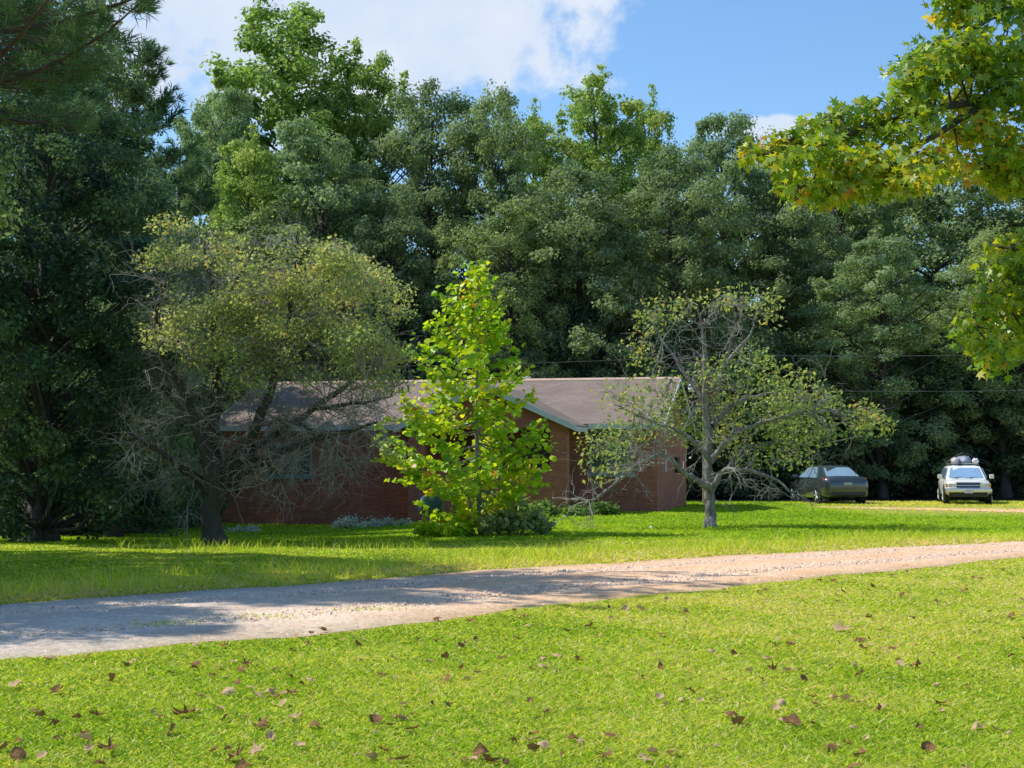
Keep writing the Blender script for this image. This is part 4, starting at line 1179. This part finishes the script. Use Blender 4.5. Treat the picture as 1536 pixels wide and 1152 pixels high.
def sapling():
    rng = np.random.default_rng(17)
    D = 33.8; bx = 722; x = at(bx, D); s = D / FPX; yb = 806
    e = empty('young_tree', (x, D, float(gz(x, D)))); tag(e, 'slender young tree with glowing yellow-green leaves in front of the brick gable', 'tree')
    H = (yb - 392) * s
    zs = np.linspace(-.1, H, 12)
    P = np.stack([-.05*np.sin(zs*.9) - (10*s)*(zs/H), .06*np.cos(zs*.8), zs], 1)
    paths = [(P, .065 * (1 - zs/(H*1.05)) + .006)]
    C = []; Nn = []; S = []; T = []
    def leaf(p, sz, t):
        C.append(p); Nn.append(np.array([rng.normal()*.6 - .15, rng.normal()*.6 - .3, .75])); S.append(sz); T.append(t)
    # reach to the left / right of the stem by height (m)
    prof = lambda z, sx: np.interp(z, [0,.6,1.0,1.5,2.2,3.0,3.9,4.8,5.4,H], [.9,1.3,2.6,2.5,1.95,1.6,1.2,.80,.44,.12]) * (1.0 if sx < 0 else .72)
    z = .3
    while z < H - .08:
        nb = rng.integers(4, 7) if z < 4.6 else rng.integers(3, 5)
        a0 = rng.uniform(0, 6.28)
        for k in range(nb):
            a = a0 + 6.283 * k / nb + rng.normal()*.25; d = np.array([math.cos(a), math.sin(a), 0])
            Lb = prof(z, d[0]) * (rng.uniform(.8, 1.12) if rng.random() < .7 else rng.uniform(.45, .8))
            n = 8; t = np.linspace(0, 1, n); rise = rng.uniform(-.02, .18) + .75 * (z / H)**2
            zz = z + rng.normal()*.035
            base = np.array([np.interp(zz, zs, P[:, 0]), np.interp(zz, zs, P[:, 1]), zz])
            path = base + t[:, None] * Lb * d + np.stack([.05*np.sin(t*7+a), .05*np.cos(t*6+a), Lb*(rise*t - .14*np.sin(np.pi*t)) + .16*t**3*Lb], 1)
            paths.append((path, (.005 + .008*Lb) * (1-t) + .003))
            m = int(10 + 24 * Lb); big = .72 + .28*min(1, Lb/1.2)
            clt = .45 + .15 * rng.normal()
            for j in range(m):
                u = .2 + .82 * rng.random()**.75; p = np.array([np.interp(u, t, path[:, i]) for i in range(3)])
                p = p + rng.normal(size=3) * np.array([.07, .07, .045]) + (path[-1]-path[-2]) * max(0, u-1) * 2
                leaf(p, big*rng.uniform(.08, .168), np.clip(clt + .2*rng.normal(), 0, .96) if rng.random() > .012 else 1.0)
            if Lb > .6:
                for _ in range(int(Lb * 2.6)):
                    u = rng.uniform(.3, .85); p = np.array([np.interp(u, t, path[:, i]) for i in range(3)])
                    dd = unit(d + np.array([-d[1], d[0], 0]) * rng.choice([-1, 1]) * .9 + [0, 0, .12]); q = p + dd * Lb * rng.uniform(.16, .30)
                    paths.append((np.array([p, q]), np.array([.006, .003])))
                    for _ in range(7): leaf(p + (q-p) * rng.uniform(.4, 1.15) + rng.normal(size=3)*[.05,.05,.035], rng.uniform(.085, .17), np.clip(clt + .2*rng.normal(), 0, .96))
        z += rng.uniform(.20, .33) * (1 if z < 4.2 else .7)
    V, F = tubes(paths, 6)
    obj('trunk', make_mesh('young_tree_trunk', V, [F], M['bark_grey'], smooth=True), e)
    V, F = leaf_cloud(np.array(C), np.array(Nn), np.array(S), BROAD, .3, rng=rng, droop=.15)
    obj('crown', make_mesh('young_tree_crown', V, [F], M['sapling'], attrs={'tint': np.array(T)}), e)
sapling()

def shrub(name, label, x, y, rx, rz, n, leaf, ls, seed, tint0=.45, shape=BROAD):
    rng = np.random.default_rng(seed)
    e = empty(name, (x, y, float(gz(x, y)))); tag(e, label, 'shrub')
    st = []; cs = []
    for _ in range(max(8, n // 60)):
        a = rng.uniform(0, 6.28); r = rx * math.sqrt(rng.random()) * .95; h = rz * (1 - .55 * (r/rx)**2) * rng.uniform(.6, 1.1)
        p = np.array([r*math.cos(a), r*math.sin(a)*.8, h]); cs.append(p)
        st.append((np.array([[p[0]*.3, p[1]*.3, -.05], [p[0]*.7, p[1]*.7, h*.5], p]), np.array([.012, .008, .004])))
    k = np.array(cs); idx = rng.integers(0, len(k), n)
    p = k[idx] + rng.normal(size=(n, 3)) * np.array([.14, .14, .11]) * max(.6, rz) ; p[:, 2] = np.maximum(p[:, 2] * rng.uniform(.35, 1.05, n), .02)
    V, F = leaf_cloud(p, rng.normal(size=(n, 3))*.6 + [0, -.2, .8], ls*rng.uniform(.6, 1.3, n), shape, .2, rng=rng)
    obj('leaves', make_mesh(name + '_leaves', V, [F], leaf, attrs={'tint': np.clip(tint0 + .22*rng.normal(size=n), 0, 1)}), e)
    V, F = tubes(st, 5)
    obj('stems', make_mesh(name + '_stems', V, [F], M['bark'], smooth=True), e)
shrub('leafy_shrub', 'yellow-green leafy sprouts at the left foot of the young tree', at(672, 33.3), 33.3, .6, .42, 700, M['sapling'], .13, 51, .3)
shrub('leafy_shrub', 'dark and light green bush at the right foot of the young tree', at(765, 33.4), 33.4, .85, .62, 1100, M['pecan'], .12, 52, .30)
shrub('leafy_shrub', 'dark green bush behind the right side of the young tree against the brick porch', at(745, 36.5), 36.5, 1.15, .95, 1100, M['shrub'], .11, 53, .65)
shrub('low_shrub', 'low clipped green shrub below the right window, nearest the brick corner', at(905, 45.2), 45.2, .55, .36, 650, M['shrub'], .09, 54, .35)
shrub('low_shrub', 'low green shrub beside the porch pillar', at(862, 44.6), 44.6, .55, .36, 650, M['shrub'], .09, 55, .4)
shrub('low_shrub', 'low green shrub in front of the porch, between the young tree and the pillar', at(815, 44.0), 44.0, .6, .42, 650, M['shrub'], .09, 56, .5)
shrub('silver_shrub', 'pale silvery mound of leaves at the foot of the shaded left wall', at(535, 45.6), 45.6, .75, .38, 1000, M['silver'], .08, 57, .5, DIAMOND)
shrub('silver_shrub', 'lower silvery shrub just right of the pale mound', at(590, 45.4), 45.4, .6, .24, 700, M['silver'], .07, 58, .2, DIAMOND)
shrub('silver_shrub', 'small pale silvery plant right of the pecan trunk', at(365, 45), 45, .45, .16, 450, M['silver'], .07, 59, .5, DIAMOND)

# ------------------------------------------------------------------ sweetgum overhanging from the right
def sweetgum():
    rng = np.random.default_rng(23)
    D = 11.0; X0, Y0 = 6.3, 11.6
    e = empty('sweetgum_tree', (X0, Y0, 0)); tag(e, 'near sweetgum with star-shaped green, yellow and orange leaves hanging in from the top right', 'tree')
    W = lambda px, py, d: np.array([at(px, d) - X0, d - Y0, zat(py, d)])
    trunk = smooth_path([(0,0,-.2,.30),(0,0,.5,.24),(.03,.02,2,.21),(.02,.0,3.5,.18),(-.03,.03,5.5,.13),(0,0,7.5,.07),(.05,0,9.2,.02)], 4)
    limbs = [trunk]
    def limb(pts, r0, r1):
        q = smooth_path([(*p, r0 + (r1-r0)*i/(len(pts)-1)) for i, p in enumerate(pts)], 4); limbs.append(q); return q
    a = limb([np.array([0,0,3.3]), W(1640,150,11.3), W(1490,147,11.0), W(1380,165,10.8), W(1250,205,10.6), W(1150,228,10.5)], .05, .006)
    b = limb([W(1490,147,11.0), W(1380,215,10.7), W(1290,250,10.5), W(1200,278,10.3)], .028, .007)
    c = limb([np.array([0,0,3.9]), W(1640,30,11.6), W(1520,10,11.4), W(1440,60,11.2)], .06, .01)
    c2 = limb([np.array([0,0,4.2]), W(1660,-80,11.6), W(1540,-60,11.2), W(1420,-10,10.9)], .06, .01)
    d = limb([np.array([0,0,2.3]), W(1640,420,11.2), W(1560,400,11.0), W(1512,430,10.8), W(1465,490,10.6)], .05, .008)
    d2 = limb([W(1560,400,11.0), W(1530,375,10.8), W(1505,370,10.6)], .02, .006)
    f = limb([np.array([0,0,3.0]), W(1650,270,11.5), W(1530,240,11.3), W(1450,260,11.2)], .045, .008)
    cl = []   # centre, radius, leaves, tint0
    def blob(px, py, d, r, n, t): cl.append((W(px, py, d), r, n, t))
    # left tip along limb a
    for (px, py) in [(1140,230),(1165,222),(1195,205),(1190,235),(1225,188),(1240,215),(1265,172),(1285,205),(1300,165),(1325,195),(1345,155),(1370,190),(1400,170)]:
        blob(px, py, 10.6 + rng.normal()*.2, .145, 46, .42 if px > 1180 else .60)
    # lower yellow branch
    for (px, py) in [(1190,272),(1215,278),(1245,262),(1250,290),(1280,240),(1285,275),(1315,262),(1320,235),(1350,250),(1345,275),(1380,232),(1385,265),(1410,245)]:
        blob(px, py, 10.4 + rng.normal()*.25, .15, 46, .55)
    # upper mass
    for i in range(58):
        px = rng.uniform(1372, 1610); lo = np.interp(px, [1372,1450,1536,1610], [55,-60,-120,-160]); py = rng.uniform(lo, 150)
        blob(px, py, rng.uniform(10.6, 12.0), 0.18, 50, .36 + .1*rng.normal())
    # yellowing inside mass
    for i in range(22):
        px = rng.uniform(1420, 1600); py = rng.uniform(165, 275)
        blob(px, py, rng.uniform(10.7, 11.8), .16, 42, .55 + .1*rng.normal())
    for i in range(4): blob(rng.uniform(1490, 1580), rng.uniform(250, 280), 11, .12, 20, .45)
    # hanging lower clump
    for (px, py) in [(1520,372),(1545,360),(1508,400),(1535,400),(1492,440),(1520,440),(1548,430),(1472,478),(1505,480),(1540,475),(1455,500),(1485,520),(1515,510),(1548,510),(1493,540),(1572,380),(1582,450),(1572,510)]:
        blob(px, py, 10.8 + rng.normal()*.2, .165, 40, .42 + .1*rng.normal())
    # the rest of the crown, right of the frame
    for i in range(210):
        a_ = rng.uniform(0, 6.28); z = rng.uniform(2.6, 9.2); r = 3.0 * math.sin(min(1, (z - 1.6)/7.9) * math.pi * .95) * rng.random() ** .4
        p = np.array([r*math.cos(a_), r*math.sin(a_), z])
        q = p + np.array([X0, Y0, 0]); px = q[0] / q[1] * FPX + 768
        if px < 1700: continue
        cl.append((p, .40, 46, .42 + .12*rng.normal()))
    pool = np.concatenate(limbs); tw = []
    Cs=[];Ns=[];Ss=[];Ts=[]
    for (c0, r, n, t) in cl:
        n = int(n * 2.1)
        k = np.argmin(((pool[:, :3] - c0) ** 2).sum(1)); s0 = pool[k, :3]
        mid = (s0 + c0)/2 + rng.normal(size=3)*.06 + [0, 0, .04]
        tw.append((smooth_path([(*s0,.012),(*mid,.008),(*c0,.004)], 3)[:, :3], np.linspace(.011, .003, 7)))
        d = rdir(n, rng); p = c0 + d * rng.random((n, 1))**.5 * np.array([r*1.15, r*1.15, r*.8])
        for j in range(0, n, 7): tw.append((np.array([c0, (c0+p[j])/2 + [0,0,.02], p[j]]), np.array([.004, .003, .002])))
        Cs.append(p); Ns.append(unit(rng.normal(size=(n,3))*.55 + .4*d + [0,-.25,.55])); Ss.append(.076*rng.uniform(.65,1.25,n)); Ts.append(np.clip(t + .17*rng.normal(size=n), 0, 1))
    V, F = tubes([(q[:, :3], q[:, 3]) for q in limbs], 10)
    obj('trunk', make_mesh('sweetgum_trunk', V, [F], M['bark'], smooth=True), e)
    V, F = tubes(tw, 4)
    obj('twigs', make_mesh('sweetgum_twigs', V, [F], M['bark'], smooth=True), e)
    Cc = np.concatenate(Cs); n = len(Cc)
    Tdir = rng.normal(size=(n, 3)) + [0, 0, -.9]
    V, F = leaf_cloud(Cc, np.concatenate(Ns), np.concatenate(Ss), STAR, .22, T=Tdir, rng=rng, droop=.25)
    obj('crown', make_mesh('sweetgum_crown', V, [F], M['gum'], attrs={'tint': np.concatenate(Ts)}), e)
sweetgum()

# ------------------------------------------------------------------ fallen leaves, each its own object
def fallen():
    protos = {}
    for kind, mat in (('brown', M['leaf_brown']), ('tan', M['leaf_tan'])):
        ms = []
        for k in range(7):
            rng = np.random.default_rng(100 + k + (50 if kind == 'tan' else 0))
            outl = STAR if k % 2 == 0 else BROAD * np.array([1, .85])
            ctr = np.array([.42, 0]); n = len(outl); rings = [.0, .35, .7, 1.0]
            V = []; cu = rng.uniform(.5, 1.5); cv = rng.uniform(-.8, 1.5)
            if k in (0, 3, 6): cu, cv = -cu*.8, -cv*.8; ph = rng.uniform(0, 6)
            for r in rings[1:]:
                for p in outl:
                    q = ctr + (p - ctr) * r; u, v = q[0] - .42, q[1]
                    V.append((u, v, cu*v*v + cv*u*u*rng.choice([1, 1, .8]) + .05*math.sin(9*u + ph) + .04*math.sin(11*v + ph) + .03*rng.normal()*r))
            V.append((0, 0, 0)); F3 = []; F4 = []
            for i in range(n):
                j = (i + 1) % n
                F3.append((len(V) - 1, i, j)); F4.append((i, n+i, n+j, j)); F4.append((n+i, 2*n+i, 2*n+j, n+j))
            ms.append(make_mesh('fallen_leaf', np.array(V), [F3, F4], mat, smooth=True))
        protos[kind] = ms
    big = [(152,1078,.13,0),(282,1075,.15,0),(262,1100,.1,0),(92,1040,.14,0),(170,1128,.14,0),(140,1127,.1,1),(357,1140,.14,0),(720,1138,.13,0),(735,1145,.13,0),
           (618,1098,.10,0),(604,1080,.11,1),(574,1128,.09,0),(604,1143,.10,0),(648,995,.09,1),(668,990,.10,0),(685,993,.07,1),(752,992,.11,1),(812,1002,.08,1),
           (1285,965,.13,0),(1290,975,.11,0),(1285,1016,.11,0),(1148,990,.14,1),(1095,1078,.15,0),(1185,1088,.12,0),(1218,1090,.09,0),(1375,1095,.08,0),
           (915,1107,.12,0),(795,1112,.11,1),(1020,1052,.08,1),(1036,1040,.07,0),(1442,890,.13,0),(1512,928,.13,0),(1480,920,.07,0),(1530,905,.1,1),(1262,890,.13,0),(1300,888,.08,0),
           (1345,1000,.11,1),(540,970,.10,0),(487,948,.12,0),(706,935,.11,0),(895,957,.09,1),(848,950,.09,0),(1145,888,.10,1),(1028,920,.09,1),(80,990,.12,1),(135,990,.11,0),(30,1032,.12,1),
           (415,1008,.1,1),(420,1048,.07,0),(346,1042,.09,1),(375,1052,.08,0),(452,1122,.10,1),(372,1000,.09,0),(192,1000,.08,0),(176,1022,.09,0),(280,1045,.08,0),(240,1078,.11,1),
           (445,1080,.09,1),(565,1083,.09,0),(795,1055,.07,0),(820,1070,.09,0),(10,1128,.09,0),(325,1130,.09,0),(395,1092,.12,0),(865,990,.07,0),(1005,1132,.11,1),(1285,1136,.09,0),(1110,873,.07,0),
           (1200,870,.07,0),(1478,865,.10,1),(1500,856,.08,0),(1456,868,.08,0),(1400,905,.08,0),(1365,930,.09,0),(1240,1000,.06,0),(960,1020,.07,0),(860,1112,.08,0),(990,1005,.07,0)]
    rng = np.random.default_rng(77); spots = [(at(px, FPX*EYE/(py-HOR)), FPX*EYE/(py-HOR), s, k) for px, py, s, k in big]
    while len(spots) < 330:
        d = math.exp(rng.uniform(math.log(7.4), math.log(25))); x = rng.uniform(-.36, .36) * d
        if d > ynear(x) - .05 and rng.random() > .06: continue
        if len(spots) > 150 and rng.random() < .5:
            q = spots[rng.integers(len(spots))]; x, d = q[0] + rng.normal()*.16, q[1] + rng.normal()*.22
            if d > ynear(x): continue
        spots.append((x, d, rng.uniform(.045, .11), 0 if rng.random() < .55 else 1))
    for i, (x, d, s, k) in enumerate(spots):
        kind = 'tan' if k else 'brown'
        o = obj('fallen_leaf', protos[kind][rng.integers(7)])
        f = s * (.90 + .12*rng.normal())
        o.scale = (f, f, f); o.location = (x, d, float(gz(x, d)) + .030 + (.17 if protos[kind].index(o.data) in (0, 3, 6) else .05)*f)
        o.rotation_euler = (rng.normal()*.38, rng.normal()*.38, rng.uniform(0, 6.28))
        tag(o, 'dark brown curled dead leaf lying on the near lawn' if kind == 'brown' else 'pale tan curled dead leaf lying on the near lawn', 'dead leaf', kind + ' dead leaves scattered on the lawn')
    d = FPX*EYE/(948-HOR); o = obj('fallen_leaf', protos['tan'][2]); o.scale = (.22, .22, .2); o.location = (at(1260, d), d, .06); o.rotation_euler = (.35, -.2, .5)
    tag(o, 'largest pale crumpled dead leaf on the right side of the near lawn', 'dead leaf')
fallen()

# ------------------------------------------------------------------ light, sky, camera
SUN_EL = math.radians(52); SH = Vector((-.97, .22)); SH.normalize()
def lights():
    ts = Vector((SH.x*math.cos(SUN_EL), SH.y*math.cos(SUN_EL), math.sin(SUN_EL)))
    l = bpy.data.lights.new('sun', 'SUN'); l.energy = 5.0; l.angle = math.radians(.5); l.color = (1, .955, .87)
    o = bpy.data.objects.new('sun', l); link(o); o.location = (-30, 20, 40)
    o.rotation_euler = ts.to_track_quat('Z', 'Y').to_euler()
    w = bpy.data.worlds.new('World'); scn.world = w; w.use_nodes = True
    nt = w.node_tree; nt.nodes.clear()
    out = nt.nodes.new('ShaderNodeOutputWorld'); bg = nt.nodes.new('ShaderNodeBackground')
    sky = nt.nodes.new('ShaderNodeTexSky'); sky.sky_type = 'NISHITA'; sky.sun_disc = False
    sky.sun_elevation = SUN_EL; sky.sun_rotation = math.atan2(SH.x, SH.y); sky.air_density = 1.0; sky.dust_density = .3; sky.ozone_density = 2.0
    bg.inputs['Strength'].default_value = .15
    tc = nt.nodes.new('ShaderNodeTexCoord'); g = tc.outputs['Generated']
    sx = nt.nodes.new('ShaderNodeSeparateXYZ'); nt.links.new(g, sx.inputs[0])
    # clouds as a flat layer seen from below: direction / height
    u = math_(nt, 'DIVIDE', sx.outputs['X'], math_(nt, 'MAXIMUM', sx.outputs['Y'], .05)); v = math_(nt, 'DIVIDE', sx.outputs['Z'], math_(nt, 'MAXIMUM', sx.outputs['Y'], .05))
    n1 = noise(nt, 9, 7, g, .62); n2 = noise(nt, 3.2, 6, g, .6)
    def bump(cu, cv, ru, rv):
        a = math_(nt, 'DIVIDE', math_(nt, 'SUBTRACT', u, cu), ru); b = math_(nt, 'DIVIDE', math_(nt, 'SUBTRACT', v, cv), rv)
        return math_(nt, 'SUBTRACT', 1.0, math_(nt, 'SQRT', math_(nt, 'ADD', math_(nt, 'MULTIPLY', a, a), math_(nt, 'MULTIPLY', b, b))))
    dens = math_(nt, 'MAXIMUM', bump(-.10, .29, .17, .085), math_(nt, 'MAXIMUM', bump(.175, .219, .05, .012), math_(nt, 'MULTIPLY', bump(-.23, .27, .10, .09), .6)))
    dens = math_(nt, 'ADD', dens, math_(nt, 'MULTIPLY', math_(nt, 'SUBTRACT', n1, .5), 2.2))
    dens = math_(nt, 'MAXIMUM', dens, math_(nt, 'MULTIPLY', math_(nt, 'SUBTRACT', n2, .60), math_(nt, 'MULTIPLY', math_(nt, 'GREATER_THAN', v, .42), 3.0)))
    mr = nt.nodes.new('ShaderNodeMapRange'); mr.interpolation_type = 'SMOOTHSTEP'; mr.inputs['From Min'].default_value = .0; mr.inputs['From Max'].default_value = .30
    mr.inputs['To Max'].default_value = .92; nt.links.new(dens, mr.inputs['Value'])
    tintd = mixc(nt, 1.0, sky.outputs[0], (.88, 1.09, 1.24), 'MULTIPLY')
    cc = ramp(nt, n1, [(.35, (4.4, 5.1, 6.3)), (.65, (5.6, 6.0, 6.6))])
    c = mixc(nt, mr.outputs[0], tintd, cc)
    nt.links.new(c, bg.inputs['Color']); nt.links.new(bg.outputs[0], out.inputs['Surface'])
lights()

cam = bpy.data.cameras.new('camera'); co = bpy.data.objects.new('camera', cam); link(co)
cam.sensor_width = 36; cam.lens = 36 * FPX / 1536; cam.clip_end = 3000; cam.clip_start = .1
co.location = (0, 0, EYE)
co.rotation_euler = (math.radians(90) + math.atan((HOR - 576) / FPX), 0, 0)
scn.camera = co
scn.view_settings.view_transform = 'Standard'; scn.view_settings.look = 'None'; scn.view_settings.exposure = 0; scn.view_settings.gamma = 1
cy = scn.cycles
cy.max_bounces = 6; cy.diffuse_bounces = 3; cy.glossy_bounces = 2; cy.transmission_bounces = 4; cy.transparent_max_bounces = 4
